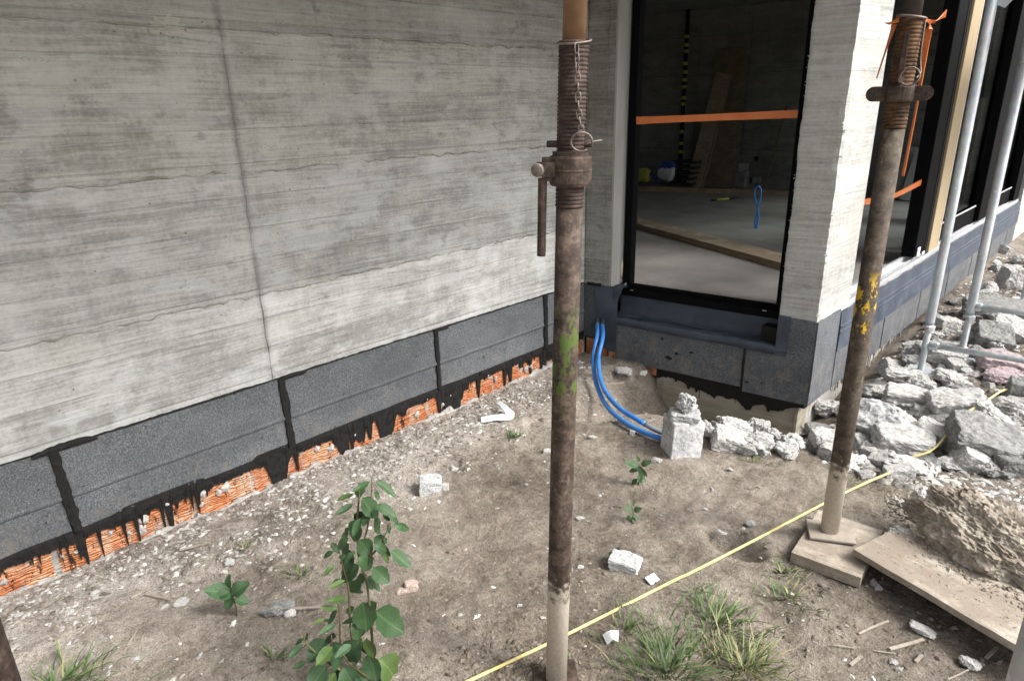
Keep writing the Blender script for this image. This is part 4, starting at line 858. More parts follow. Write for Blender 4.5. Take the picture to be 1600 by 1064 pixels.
# ================================================================== rubble heap by the corner and along the window front
big = [ # u, v, w, h, material, kind, label
 (1362, 664, 66, 62, 'aerated', 'block', 'tilted speckled grey slab fragment just right of the second prop', (.75, .1, -.2), 0),
 (1421, 624, 68, 20, 'rubble', 'block', 'flat white slab shard lying level in the middle of the rubble', (.1, .05, .1), 1),
 (1500, 611, 44, 30, 'rubble_dark', 'lump', 'dark grey wedge perched on a pale chunk in the rubble', (.3, .3, .4), 2),
 (1492, 640, 76, 38, 'rubble', 'block', 'pale broken chunk under the dark grey wedge', (.1, -.15, .3), 3),
 (1542, 664, 94, 48, 'rubble', 'lump', 'large rough topped boulder behind the big smooth block', (.1, .25, .3), 4),
 (1530, 700, 100, 52, 'rubble_dark', 'block', 'big smooth faced grey concrete block at the heap edge', (.25, .25, .35), 5),
 (1408, 698, 82, 36, 'rubble', 'block', 'long rounded concrete piece behind the cable', (.1, .05, .2), 6),
 (1420, 727, 74, 32, 'rubble', 'lump', 'flaky pale chunk lying on the yellow cable', (0, .1, .1), 7),
 (1480, 724, 44, 28, 'rubble', 'lump', 'speckled grey lump in the front row right of the cable', (.1, .2, .7), 8),
 (1516, 720, 52, 40, 'rubble', 'block', 'sharp cornered pale chunk leaning in front of the big smooth block', (.2, .5, .3), 9),
 (1404, 672, 44, 32, 'rubble', 'block', 'small upright grey piece above the long rounded piece', (.3, .4, .5), 10),
 (1450, 680, 44, 32, 'rubble', 'block', 'white topped cube shaped fragment left of the cable', (.2, .3, -.2), 11),
 (1444, 642, 42, 20, 'rubble_dark', 'lump', 'dull grey flat stone below the white slab shard', None, 9),
 (1572, 641, 70, 30, 'rubble', 'lump', 'knobbly chunk where the cable crosses to the right edge', None, 10),
 (1594, 618, 44, 42, 'rubble_dark', 'block', 'grey square block at the right edge where the cable ends', (.1, .1, .2), 1),
 (1484, 596, 56, 22, 'rubble', 'lump', 'low white lump with a shadow gap beneath it', None, 11),
 (1408, 590, 58, 26, 'rubble', 'lump', 'rough white lump left of the scaffold foot', None, 12),
 (1440, 606, 38, 24, 'rubble', 'lump', 'pale shard with a grey flank above the white slab shard', None, 13),
 (1567, 590, 58, 20, 'rubble', 'lump', 'broad broken crest in front of the pinkish slab', None, 0),
 (1560, 569, 56, 20, 'rubble', 'block', 'slab fragment with a pinkish purple broken side', (.1, .05, .2), 2),
 (1366, 612, 48, 30, 'rubble', 'lump', 'chunk close behind the second prop', None, 1),
 (1390, 573, 28, 22, 'rubble', 'block', 'small tilted cube under the window base', (.4, .3, .5), 3),
 (1592, 696, 28, 30, 'rubble', 'lump', 'pale stone cut by the right edge above a darker one', None, 2),
 (1594, 722, 32, 30, 'rubble_dark', 'lump', 'dark stone cut by the right picture edge', None, 3),
 (1592, 654, 42, 24, 'rubble', 'lump', 'knobbly white chunk cut by the right edge beside the large boulder', None, 4),
 (1100, 670, 24, 34, 'rubble', 'lump', 'brownish pale chunk just right of the upright block', None, 5),
 (1147, 670, 54, 28, 'rubble', 'lump', 'upper big lump of the row along the foundation', None, 6),
 (1140, 694, 54, 26, 'rubble', 'block', 'wedge with a dark end in front of the foundation row', (.1, .3, .2), 4),
 (1184, 667, 32, 30, 'rubble', 'lump', 'peaked chunk leaning on the foundation', None, 7),
 (1200, 681, 34, 28, 'rubble', 'lump', 'white chunk at the right end of the foundation row', None, 8),
 (1183, 697, 48, 26, 'rubble', 'lump', 'lowest frontmost lump of the foundation row', None, 9),
 (1215, 658, 38, 20, 'rubble', 'lump', 'smooth oval stone against the foundation', None, 10),
 (1250, 660, 20, 18, 'rubble', 'lump', 'small knob of rubble at the foundation corner', None, 11),
 (1288, 640, 42, 32, 'rubble', 'lump', 'white boulder directly below the outer corner', None, 12),
 (1238, 676, 40, 14, 'rubble', 'lump', 'flat brownish chunk among sticks near the corner', None, 13),
 (1285, 694, 40, 34, 'rubble', 'block', 'clean edged cube partly hidden by the left side of the second prop', (.15, .1, .5), 5),
 (1280, 675, 40, 12, 'rubble_dark', 'block', 'flat grey shard behind the clean edged cube', (.1, .1, .2), 6),
 (1478, 508, 30, 24, 'rubble', 'block', 'grey cube with a white face between the scaffold legs', (.05, .1, .6), 7),
 (1580, 436, 34, 34, 'rubble', 'block', 'squared block lying alone far back beside the window front', (.1, .1, .6), 8),
 (1550, 487, 80, 20, 'rubble_dark', 'block', 'long grey beam fragment behind the upper scaffold rail', (.05, .05, .15), 9),
 (1545, 530, 50, 32, 'rubble_dark', 'block', 'smooth grey slab tilted between the scaffold rails', (.5, .2, .2), 10),
 (1575, 518, 50, 30, 'rubble', 'block', 'white topped slab lying against the smooth grey slab', (.4, .3, -.2), 11),
 (1475, 557, 52, 26, 'rubble', 'block', 'large white shard directly right of the front scaffold foot', (.2, .1, .1), 0),
 (1525, 552, 34, 16, 'rubble_dark', 'lump', 'dark stone in the shade below the lower scaffold rail', None, 3),
 (1423, 561, 30, 20, 'rubble', 'lump', 'pale lump left of the front scaffold foot', None, 1),
 (1346, 722, 22, 18, 'rubble', 'lump', 'little chunk beside the long rounded concrete piece', None, 2),
 (1592, 475, 24, 22, 'rubble', 'lump', 'small pale stone at the right edge beyond the scaffold rail', None, 4),
 (1500, 505, 20, 14, 'rubble', 'lump', 'small chunk behind the second scaffold leg', None, 6),
 (1594, 405, 30, 18, 'rubble', 'lump', 'farthest pale lump at the right picture edge', None, 8),
]
for (u, v, w_, h_, m, kd, lab, rot, ii) in big:
    o = px_rock(u, v, w_, h_, m, kd, lab, 'rubble heap along the house corner', rot, ii, dz=.0 if v > 640 else .01, col=(1.0, .86, .92)[0] if 'pinkish' not in lab else None)
    if 'pinkish' in lab: o.color = (.95, .78, .82, 1)
# smaller rubble nobody tells apart
def in_heap(u, v):
    if u < 1085: return False
    if u < 1300: return 660 < v < 712-.0*(u) and v > 640+.12*(u-1085)
    top = 655-(u-1300)*.95 if u < 1420 else 541-(u-1420)*1.0
    return v > max(top, 380) and v < 745+(u-1300)*.02
STOPW = set('just lying perched under behind at in leaning above left below where with close cut along against directly among partly between beside resting of on far right alone tilted'.split())
def short(l):
    w_ = l.split(); o_ = [w_[0]]
    for x in w_[1:]:
        if x in STOPW: break
        o_.append(x)
    return ' '.join(o_[:6])
BIGPOS = [(atg(b[0], b[1]+b[3]*.4), short(b[6])) for b in big]
used_lab = {}
cnt = 0
while cnt < 265:
    u = random.uniform(1090, 1600); v = random.uniform(385, 745)
    if not in_heap(u, v): continue
    q = atg(u, v); 
    if q.x < PX+.03 and q.y > 3.4: continue
    s_ = random.choice((.03, .04, .05, .06, .08, .10, .12))*random.uniform(.8, 1.2)*(1.25 if v < 560 else 1)
    rock('concrete_chunk', q+Vector((0, 0, s_*.18)), (s_, s_*random.uniform(.6, 1), s_*random.uniform(.4, .7)), M['rubble'] if random.random() < .8 else M['rubble_dark'], random.choice(('lump', 'lump', 'block')),
         label=None); cnt += 1
    o = [x for x in (COL.objects[-1],)][0]; nb = min(BIGPOS, key=lambda b: (b[0]-q).length); dv = q-nb[0]; rt_, fw_ = view_frame(q); side = ('right of' if dv.dot(rt_) > 0 else 'left of') if abs(dv.dot(rt_)) > abs(dv.dot(fw_)) else ('in front of' if dv.dot(fw_) > 0 else 'behind')
    tag(o, f"{'tiny' if s_ < .045 else 'small' if s_ < .075 else 'fist sized'} {'pale' if 'grey' not in o.data.materials[0].name else 'grey'} concrete bit {side} the {nb[1]}", 'rubble', 'small pieces in the rubble heap')

# ================================================================== upright block with a stone on it, loose pieces on the soil
g = atg(1052, 712); rtb, fwb = view_frame(g); s_ = depth(g)/FPX
bw_, bh_ = .15, .17
bm = bmesh.new(); prof = [(-.5, -.5), (.5, -.5), (.5, -.28), (.42, -.24), (.42, -.08), (.5, -.04), (.5, .5), (-.5, .5)]
a_ = [bm.verts.new((x*.15, y*.13, 0)) for x, y in prof]; b_ = [bm.verts.new((x*.15, y*.13, .185)) for x, y in prof]; n_ = len(prof)
bm.faces.new(a_[::-1]); bm.faces.new(b_)
for i in range(n_): bm.faces.new((a_[i], a_[(i+1) % n_], b_[(i+1) % n_], b_[i]))
bmesh.ops.bevel(bm, geom=bm.edges[:], offset=.004, segments=1, affect='EDGES'); bmesh.ops.triangulate(bm, faces=bm.faces[:])
for _ in range(3): bmesh.ops.subdivide_edges(bm, edges=[e for e in bm.edges if e.calc_length() > .022], cuts=1); bmesh.ops.triangulate(bm, faces=bm.faces[:])
bm.normal_update()
for v in bm.verts: v.co += v.normal*(mnoise.noise(v.co*60)*.0022+mnoise.noise(v.co*22)*.002)
tag(link('aerated_block', bm_mesh(bm), M['aerated'], matrix=Matrix.Translation(g+Vector((0, .06, -.012))) @ Matrix.Rotation(math.atan2(rtb.y, rtb.x)+R(24), 4, 'Z') @ Matrix.Rotation(R(3), 4, 'Y')), 'upright pale grooved block standing beside the blue hoses', 'block')
top = g+Vector((0, .06, .172))
rock('concrete_chunk', top+Vector((.01, 0, .018)), (.135, .10, .035), M['aerated'], 'block', (.05, 0, .5), 2, 'flat shard lying on top of the upright block', None, .9)
rock('concrete_chunk', top+Vector((.012, .01, .078)), (.10, .085, .10), M['aerated'], 'lump', (.1, .1, 1.2), 4, 'roundish stone balanced on the upright grooved block', None, 1.05)
loose = [(673, 759, 32, 28, 'aerated', 'block', 'square white stone lying on bare soil behind the sapling'), (976, 880, 46, 24, 'aerated', 'block', 'small white brick shaped block lying on the soil'),
 (1026, 718, 15, 12, 'rubble', 'lump', 'pebble at the foot of the upright block'), (708, 731, 14, 11, 'rubble', 'lump', 'pebble behind the square white stone'), (696, 760, 10, 12, 'rubble', 'block', 'white chip touching the square white stone'),
 (437, 950, 50, 24, 'rubble_dark', 'lump', 'flat crumbly mortar piece between the seedling and the sapling'), (453, 958, 18, 16, 'rubble', 'lump', 'white crumb stuck to the flat mortar piece'),
 (643, 916, 20, 16, 'rubble', 'block', 'pinkish pale stone right of the sapling'), (628, 924, 18, 12, 'rubble', 'lump', 'smooth grey pebble beside the pinkish stone'),
 (285, 940, 26, 14, 'rubble', 'lump', 'pale flat stone left of the seedling'), (360, 880, 18, 14, 'rubble', 'lump', 'whitish stone just above the seedling'),
 (1515, 1037, 32, 22, 'rubble', 'lump', 'white pebble near the lower right corner'), (1440, 985, 40, 18, 'rubble', 'lump', 'patch of crushed white mortar below the plank'),
 (906, 809, 12, 8, 'rubble', 'lump', 'white pebble right of the nearest prop'), (1172, 818, 16, 14, 'rubble', 'lump', 'pale pebble in the middle of the soil near the cable'), (1125, 831, 20, 8, 'rubble', 'lump', 'flat pale pebble left of the cable bend'),
 (907, 885, 10, 9, 'rubble', 'lump', 'tiny white pebble beside the nearest prop'), (1365, 910, 16, 12, 'rubble', 'lump', 'grey stone under the front corner of the plank'), (1372, 918, 12, 10, 'rubble', 'lump', 'smaller grey stone below the plank corner'),
 (1395, 1033, 14, 10, 'rubble', 'lump', 'small tan stone among straws at the lower right'), (1404, 1046, 10, 10, 'rubble', 'lump', 'tiny pale stone near the lower edge'),
 (973, 578, 26, 16, 'rubble', 'lump', 'grey cobble lying by the hoses under the door'), (1006, 582, 12, 9, 'rubble', 'lump', 'white bit right of the grey cobble'), (988, 676, 7, 8, 'rubble', 'block', 'white splinter in the hollow below the hoses'),
 (984, 620, 9, 8, 'rubble', 'block', 'white chip on the hollow rim'), (927, 682, 15, 6, 'rubble', 'lump', 'flat white shell like chip near the nearest prop'), (855, 705, 12, 8, 'rubble', 'block', 'white scrap just left of the nearest prop'),
 (1102, 795, 8, 6, 'rubble', 'lump', 'tiny pale pebble in open soil'), (1140, 733, 10, 7, 'rubble', 'lump', 'pebble in front of the foundation row'), (812, 945, 8, 6, 'rubble', 'lump', 'small pebble left of the nearest prop foot'),
 (505, 791, 12, 9, 'rubble', 'lump', 'white crumb above the sapling in the mortar dust'), (150, 925, 14, 9, 'rubble', 'lump', 'white crumb at the left near the wall'), (108, 957, 16, 10, 'rubble', 'lump', 'lime crumb near the left grass'),
 (30, 745+215, 14, 10, 'rubble', 'lump', 'pale crumb at the left picture edge')]
for (u, v, w_, h_, m, kd, lab) in loose:
    o = px_rock(u, v, w_, h_, m, kd, lab, None, (random.uniform(-.15, .15), random.uniform(-.1, .1), random.uniform(-.3, .3)), None, col=1.15 if 'white' in lab else 1.0, name='stone', cat='stone', dep=.8)
    if 'pinkish' in lab: o.color = (1.1, .9, .8, 1)
o = None
# ---- fine gravel and mortar crumbs (uncountable)
def scatter(name, n, sampler, smin, smax, cols, label_m='chip', flat=.5):
    base = [Vector(v) for v in ((1, 0, -.2), (-.6, .8, -.3), (-.5, -.85, -.2), (.35, .75, .3), (.1, -.2, .9), (-.4, .1, .7), (.5, -.5, .3))]
    hb_ = bmesh.new(); [hb_.verts.new(v) for v in base]; bmesh.ops.convex_hull(hb_, input=hb_.verts[:]); hb_.verts.index_update(); hv = [v.co.copy() for v in hb_.verts]; hf = [tuple(v.index for v in f.verts) for f in hb_.faces]; hb_.free()
    HV = np.array(hv); nv = len(HV); xs, ys = sampler(n); n = len(xs); zs = gheight(xs, ys)
    sz = smin*(smax/smin)**(RNG.random(n)**2.2); an = RNG.random(n)*6.283; st_ = RNG.uniform(.55, 1.5, n); fl_ = RNG.uniform(.35, 1.0, n)*flat
    c_, s2 = np.cos(an), np.sin(an); X = HV[None, :, 0]*sz[:, None]*st_[:, None]; Y = HV[None, :, 1]*sz[:, None]/st_[:, None]; Z = HV[None, :, 2]*(sz*fl_)[:, None]
    jit = 1+.3*(RNG.random((n, nv))-.5); X = X*jit; Y = Y*jit
    VX = X*c_[:, None]-Y*s2[:, None]+xs[:, None]; VY = X*s2[:, None]+Y*c_[:, None]+ys[:, None]; VZ = Z+zs[:, None]+(sz*fl_*.18)[:, None]
    V_ = np.stack([VX, VY, VZ], -1).reshape(-1, 3); F_ = (np.array(hf)[None]+(np.arange(n)*nv)[:, None, None]).reshape(-1, 3)
    me = bpy.data.meshes.new(name); me.from_pydata(V_.tolist(), [], F_.tolist()); me.update()
    ci = RNG.integers(0, len(cols), n); cc = np.array(cols)[ci]*RNG.uniform(.75, 1.2, (n, 1)); cc = np.concatenate([cc, np.ones((n, 1))], 1); cc = np.repeat(cc, nv, 0).astype(np.float32)
    a = me.color_attributes.new('tint', 'FLOAT_COLOR', 'POINT'); a.data.foreach_set('color', cc.reshape(-1)); o = link(name, me, M[label_m]); return o
def samp_wall(n):
    y = RNG.uniform(-.1, 3.2, n); x = XW+.02+np.abs(RNG.normal(0, .26, n)); k_ = fbm(x*7, y*7, 3) > .40; return x[k_], y[k_]
def samp_all(n):
    x = RNG.uniform(-2.5, .8, n); y = RNG.uniform(.3, 4.2, n); k_ = (fbm(x*3, y*3+4, 3) > .50) & ~((y > 3.3) & (x < -1.2)); return x[k_], y[k_]
def samp_heap(n):
    x = RNG.uniform(-1.15, .6, n); y = 2.95+6*RNG.random(n)**1.6; k_ = (y > 3.4) | (x > -.9); return x[k_], y[k_]
PALE = [(.54, .52, .49), (.44, .425, .40), (.64, .625, .60), (.33, .31, .28)]; EARTH = [(.17, .14, .11), (.22, .185, .145), (.13, .105, .08), (.28, .245, .20)]
tag(scatter('mortar_crumbs', 17000, samp_wall, .0018, .017, PALE+[(.30, .27, .23), (.24, .21, .175), (.2, .17, .14), (.38, .35, .31)], flat=.5), 'mortar crumbs and flakes strewn along the foot of the long wall', 'gravel', kind='stuff')
tag(scatter('gravel', 13000, samp_all, .0018, .012, PALE+EARTH+EARTH+[(.34, .30, .25)]), 'fine pale grit scattered over the bare soil', 'gravel', kind='stuff')
tag(scatter('rubble_grit', 11000, samp_heap, .006, .034, PALE+[(.22, .21, .20)]), 'loose grit and shards between the rubble chunks', 'gravel', kind='stuff')
def samp_clod(n):
    x = np.concatenate([RNG.normal(-1.0, .12, n//2), RNG.uniform(-.6, .6, n-n//2)]); y = np.concatenate([RNG.normal(1.02, .12, n//2), RNG.uniform(1.0, 2.6, n-n//2)]); return x, y
tag(scatter('soil_clods', 3500, samp_clod, .003, .014, EARTH, flat=.8), 'dark crumbly soil clods around the foot of the nearest prop', 'soil', kind='stuff')
# ---- sticks and wood splinters
sticks = [((70, 928), (140, 902)), ((62, 955), (105, 930)), ((280, 862), (330, 850)), ((228, 930), (270, 940)), ((205, 935), (232, 922)), ((298, 838), (352, 826)), ((200, 1012), (214, 990)), ((1300, 855+155), (1336, 1016)), ((1328, 1042), (1345, 1028)), ((1480, 1064), (1520, 1046)),
 ((1540, 1030), (1556, 1014)), ((1366, 1018), (1400, 1024)), ((1430, 1036), (1440, 1026)), ((1342, 992), (1388, 972)), ((1390, 1016), (1442, 1002)), ((1230, 688), (1262, 672)), ((1215, 690), (1240, 680)), ((1355, 640), (1395, 626)), ((1385, 655), (1425, 640)), ((770, 684), (800, 676)), ((905, 590), (930, 593)), ((945, 602), (975, 600)), ((1000, 640), (1018, 655)), ((445, 955), (500, 952)), ((560, 955), (590, 948))]
STICK_LABELS = ['long pale lath splinter nearest the left picture edge', 'second lath splinter just below the longest one at the left', 'flat splinter lying above the seedling', 'thin twig pointing at the pale flat stone left of the seedling', 'broad wood flake left of the thin twig near the seedling', 'splinter close to the brick course above the seedling',
 'short splinter on bare soil above the left grass tuft', 'pale splinter on the lower right soil nearest the grass', 'stubby slanted splinter near the bottom edge below the plank', 'splinter touching the white pebble at the lower right', 'upright splinter between the white pebble and the plank edge', 'level splinter amid the straws under the plank', 'tiny splinter left of the white pebble near the lower right corner',
 'long slanted straw under the front plank corner', 'straw below the patch of crushed white mortar', 'stick crossing the rubble at the outer house corner', 'shorter stick left of the one crossing the corner rubble', 'stick beneath the flat white slab shard', 'stick beside the dull grey flat stone in the rubble', 'flat bark piece beside the small grass tuft', 'splinter beside the timber offcut behind the nearest prop', 'flat splinter right of the blue hoses', 'thin twig in the hollow beside the hoses', 'long thin splinter right of the flat mortar piece', 'thin splinter just right of the sapling']
for i, (a, b) in enumerate(sticks):
    A, B = atg(*a), atg(*b); A.z += .004; B.z += .006; wd_ = random.choice((.003, .004, .006, .009))
    L = (B-A).length; me = board_me(L, wd_, wd_*.5, 4, .004, i)
    mt = Matrix.Translation((A+B)/2+Vector((0, 0, .003))) @ (B-A).to_track_quat('X', 'Z').to_matrix().to_4x4()
    o = link('wood_splinter', me, M['wood_dirty'], matrix=mt); t = random.uniform(.9, 1.4); o.color = (t, t*1.02, t*1.06, 1); 
    tag(o, STICK_LABELS[i], 'stick', 'bleached wood splinters')
tag(link('wood_offcut', board_me(.17, .035, .016, 8, .003, 4), M['wood_dirty'], matrix=Matrix.Translation(atg(915, 588)+Vector((0, .02, .012))) @ Matrix.Rotation(R(30), 4, 'Z')), 'short timber offcut behind the nearest prop under the hoses', 'timber')

# ================================================================== hoses, cable, scrap
def pz(u, v, z): return at(u, v, z)
hs0 = dw(.155, .02, .235); hoses = []
for k_, (du, m, lab) in enumerate(((0, 'blue', 'outer blue hose curving from the wall into the soil'), (9, 'blue', 'inner dusty blue hose running beside the other behind it'))):
    if k_ == 0: px = [(933, 524, .225), (927, 560, .12), (932, 600, .05), (950, 637, .03), (985, 665, .045), (1030, 684, .045), (1060, 690, .02)]
    else: px = [(942, 526, .225), (935, 562, .13), (941, 602, .07), (964, 634, .06), (995, 655, .06), (1030, 674, .04), (1062, 682, .02)]
    P = [Vector(dw(.12+.035*k_, -.01, .25)), Vector(dw(.12+.035*k_, .035, .245))]+[pz(*q) for q in px]
    P = smooth_pts(P, 8)
    h = tag(empty('blue_hose', P[-1]), lab, 'hose', 'blue hoses'); n_ = int(len(P)*(.80 if k_ else .97))
    link('hose_tube', tube_me(P[8:n_], .0125, 14), M['blue'], h, smooth=True); link('dusty_end', tube_me(P[n_-1:], .0126, 14), M['bluegrey'], h, smooth=True)
    link('sleeve', tube_me(P[:12], .0155, 14), M['liquid'], h, smooth=True)
cab = [(700, 1082), (735, 1062), (800, 1032), (885, 990), (960, 945), (1050, 905), (1082, 892), (1160, 852), (1250, 805), (1290, 785), (1340, 760), (1386, 740), (1412, 730)]
P = [at(u, v, max(.012, gz(*at(u, v, .01).xy)+.006)) for u, v in ((690, 1084), (735, 1062), (885, 991), (1050, 908), (1082, 893), (1180, 843), (1290, 785), (1340, 760), (1386, 740), (1412, 730))]
cable = tag(empty('yellow_cable', P[3]), 'thin yellow cable running across the soil and over the rubble', 'cable')
link('cable_run', tube_me(smooth_pts(P, 8), .0052, 10), M['yellow'], cable, smooth=True)
P = [atg(1418, 722)+Vector((0, 0, .02))]+[atg(u, v+dz_*0)+Vector((0, 0, z)) for u, v, z, dz_ in ((1450, 722, .06, 0), (1470, 706, .075, 0), (1480, 690, .09, 0), (1492, 682, .11, 0), (1515, 668, .11, 0), (1540, 650, .10, 0), (1562, 634, .09, 0), (1586, 624, .06, 0))]
link('cable_run', tube_me(smooth_pts(P, 8), .0055, 10), M['yellow'], cable, smooth=True)
A = atg(752, 660)+Vector((0, 0, .014)); B = atg(797, 655)+Vector((0, 0, .016)); C_ = atg(780, 640)+Vector((0, 0, .045))
def ribbon(name, pts, wds, nrm, m, th=.002):
    P = smooth_pts(pts, 6); V_ = []; F_ = []
    for i, p_ in enumerate(P):
        t = (P[min(i+1, len(P)-1)]-P[max(i-1, 0)]).normalized(); s_ = t.cross(Vector(nrm)).normalized(); ww = np.interp(i/(len(P)-1), np.linspace(0, 1, len(wds)), wds)*(1+.15*random.uniform(-1, 1)); nn = Vector(nrm)*th
        V_ += [p_-s_*ww/2+nn, p_+s_*ww/2+nn*1.5, p_+s_*ww/2-nn, p_-s_*ww/2-nn]
        if i:
            b = i*4
            for q in range(4): F_.append((b-4+q, b-4+(q+1) % 4, b+(q+1) % 4, b+q))
    return link(name, mesh(V_, F_), m)
tag(ribbon('plastic_scrap', [A, A.lerp(B, .5)+Vector((0, 0, .004)), B, B.lerp(C_, .4)+Vector((.01, 0, .01)), C_], [.040, .042, .045, .036, .026], (.2, -.4, .9), M['paper'], .0015), 'crumpled white plastic strip folded in a hook on the soil', 'scrap')
A = atg(1012, 912)+Vector((0, 0, .01)); B = atg(1026, 905)+Vector((0, 0, .014))
tag(ribbon('plastic_scrap', [A, B], [.035, .03], (.1, -.3, .95), M['paper'], .0015), 'small white scrap lying by the white brick shaped block', 'scrap')
A = atg(945, 1004)+Vector((0, 0, .012)); B = atg(966, 1000)+Vector((0, 0, .016))
tag(ribbon('plastic_scrap', [A, A.lerp(B, .5)+Vector((0, 0, .012)), B], [.035, .03, .03], (.1, -.5, .85), M['paper'], .001), 'crinkled clear plastic wrapper beside the grass', 'scrap')

# ================================================================== scaffold
def mk_leg(u, v, z0, label, top=3.2, gap=.0):
    b = at(u, v, z0); o = tag(empty('scaffold_upright', b), label, 'scaffold', 'scaffold legs'); zj = .30
    link('upright_tube', tube_me([(b.x, b.y, zj), (b.x, b.y, zj+.02), (b.x, b.y, top)], .0243, 18), M['galv'], o, smooth=True)
    link('jack_screw', thread_me(.0165, 0, zj+.08, .011, .0024, 16), M['galv'], o, matrix=Matrix.Translation((b.x, b.y, z0)))
    link('jack_nut', lathe_me([(.018, 0), (.032, .004), (.034, .03), (.026, .036), (.018, .04)], 10), M['galv'], o, matrix=Matrix.Translation((b.x, b.y, zj-.042)))
    for a in (20, 140, 260): link('nut_wing', box_me(.05, .012, .016, .003), M['rust'], o, matrix=Matrix.Translation((b.x, b.y, zj-.02)) @ Matrix.Rotation(R(a), 4, 'Z') @ Matrix.Translation((.045, 0, 0)))
    link('base_plate', box_me(.15, .15, .008, .001), M['galv'], o, loc=(b.x, b.y, z0+.004))
    return b, o
s1, o1 = mk_leg(1438, 580, 0.0, 'galvanised scaffold leg with screw foot nearest the second prop')
s2, o2 = mk_leg(1500, 562, 0.0, 'galvanised scaffold leg standing behind the nearest scaffold leg')
s3, o3 = mk_leg(1598, 470, 0.02, 'farthest scaffold leg at the right picture edge')
def rail(a, b, r_, label, z):
    o = tag(empty('scaffold_rail', (a.x, a.y, z)), label, 'scaffold', 'scaffold rails'); link('rail_tube', tube_me([(a.x, a.y, z), (b.x, b.y, z)], r_, 14), M['galv'], o, smooth=True)
    link('rail_end', box_me(.05, .03, .05, .006), M['galv'], o, matrix=Matrix.Translation((a.x+.03*(b-a).normalized().x, a.y+.03*(b-a).normalized().y, z)))
    return o
def zat(b, u, v): return stand(u, v, b).z
za = zat(s1, 1445, 538); e1 = at(1660, 573, za); rail(Vector((s1.x, s1.y, 0))+(e1-s1)*.02, Vector((e1.x, e1.y, 0))+(e1-s1)*.6, .0165, 'lower galvanised scaffold rail leaving the nearest leg to the right', za)
zb = zat(s2, 1516, 478); e2 = at(1660, 498, zb); rail(s2, Vector((e2.x, e2.y, 0))+(e2-s2)*.6, .0165, 'upper galvanised scaffold rail leaving the second leg to the right', zb)
# gusset and platform edge at the top right
pl = tag(empty('scaffold_deck', (s1.x, s1.y, 2.0)), 'galvanised scaffold deck edge and gusset in the top right corner', 'scaffold')
zt = zat(s1, 1547, 8)
ed = (e1-s1).normalized(); ed.z = 0
def gus(p, t_): return Vector((s1.x, s1.y, 0))+ed*p[0]+Vector((-ed.y, ed.x, 0))*t_+Vector((0, 0, p[1]))
poly = [(.026, zt-.005), (.06, zt-.02), (.10, zt+.03), (.16, zt+.14), (.02, zt+.16)]
V_ = [gus(p_, -.004) for p_ in poly]+[gus(p_, .004) for p_ in poly]; n_ = 5
link('gusset', mesh(V_, [tuple(range(5)), tuple(range(9, 4, -1))]+[(i, (i+1) % 5, 5+(i+1) % 5, 5+i) for i in range(5)]), M['galv'], pl)
link('ledger', tube_me([gus((.0, zt+.10), 0), gus((1.2, zt+.10), 0)], .018, 12), M['galv'], pl, smooth=True)
dk = Vector((s1.x, s1.y, 0)); ud = Vector((s2.x-s1.x, s2.y-s1.y, 0)).normalized()
for i in range(3):
    a = dk+ed*(.06+i*.30); b = a+Vector((0, 2.6, 0))
    link('deck_board', box_me(.28, 2.6, .05, .004), M['galv'], pl, loc=(a.x+.14, a.y+1.3, zt+.17))
link('deck_beam', tube_me([dk+Vector((-.05, -.25, zt+.11)), dk+Vector((-.05, .0, zt+.11)), dk+Vector((.0, .6, zt+.14))], .020, 10), M['galv'], pl)

# upright poles whose edges just enter the lower corners
def pole_at(u, v, dist, r_, m, label, cat, top):
    d = ray(u, v); t = dist/math.hypot(d[0], d[1]); q = Vector((d[0]*t, d[1]*t, 0)); o = tag(empty('upright_pole', (q.x, q.y, gz(q.x, q.y))), label, cat)
    link('pole_tube', tube_me([(q.x, q.y, gz(q.x, q.y)), (q.x, q.y, top)], r_, 18), M[m], o, smooth=True); link('base_plate', box_me(.13, .13, .008, .002), M['rust'], o, loc=(q.x, q.y, gz(q.x, q.y)+.005))
pole_at(-14, 1064, 1.0, .030, 'rust', 'dark rusty upright pole grazing the lower left corner', 'prop', 2.735)
pole_at(1612, 1064, .9, .0243, 'galv', 'blue-grey galvanised pole grazing the lower right corner', 'pole', 2.6)

# ================================================================== plants
def leaf_me(wr=.5, seed=0):
    """ovate leaf, base at origin, tip at +Y 1, folded along the midrib, toothed rim"""
    V_ = []; F_ = []; n = 9
    for i in range(n+1):
        t = i/n; wd_ = wr*.5*(math.sin(math.pi*t**.82))**.75*(1+.07*math.sin(i*2.6+seed)) if 0 < i < n else .012
        zc = -.16*t*t+.05*math.sin(t*5+seed); V_ += [(-wd_, t, zc+wd_*.30+.02*math.sin(i*1.7)), (-wd_*.5, t, zc+wd_*.14), (0, t, zc), (wd_*.5, t, zc+wd_*.14), (wd_, t, zc+wd_*.30+.02*math.cos(i*1.9))]
        if i:
            b = i*5
            for q in range(4): F_.append((b-5+q, b-4+q, b+1+q, b+q))
    return mesh(V_, F_, 'leaf')
LEAVES = {r_: [leaf_me(r_, s_) for s_ in (0, 2)] for r_ in (.35, .5, .65, .8)}
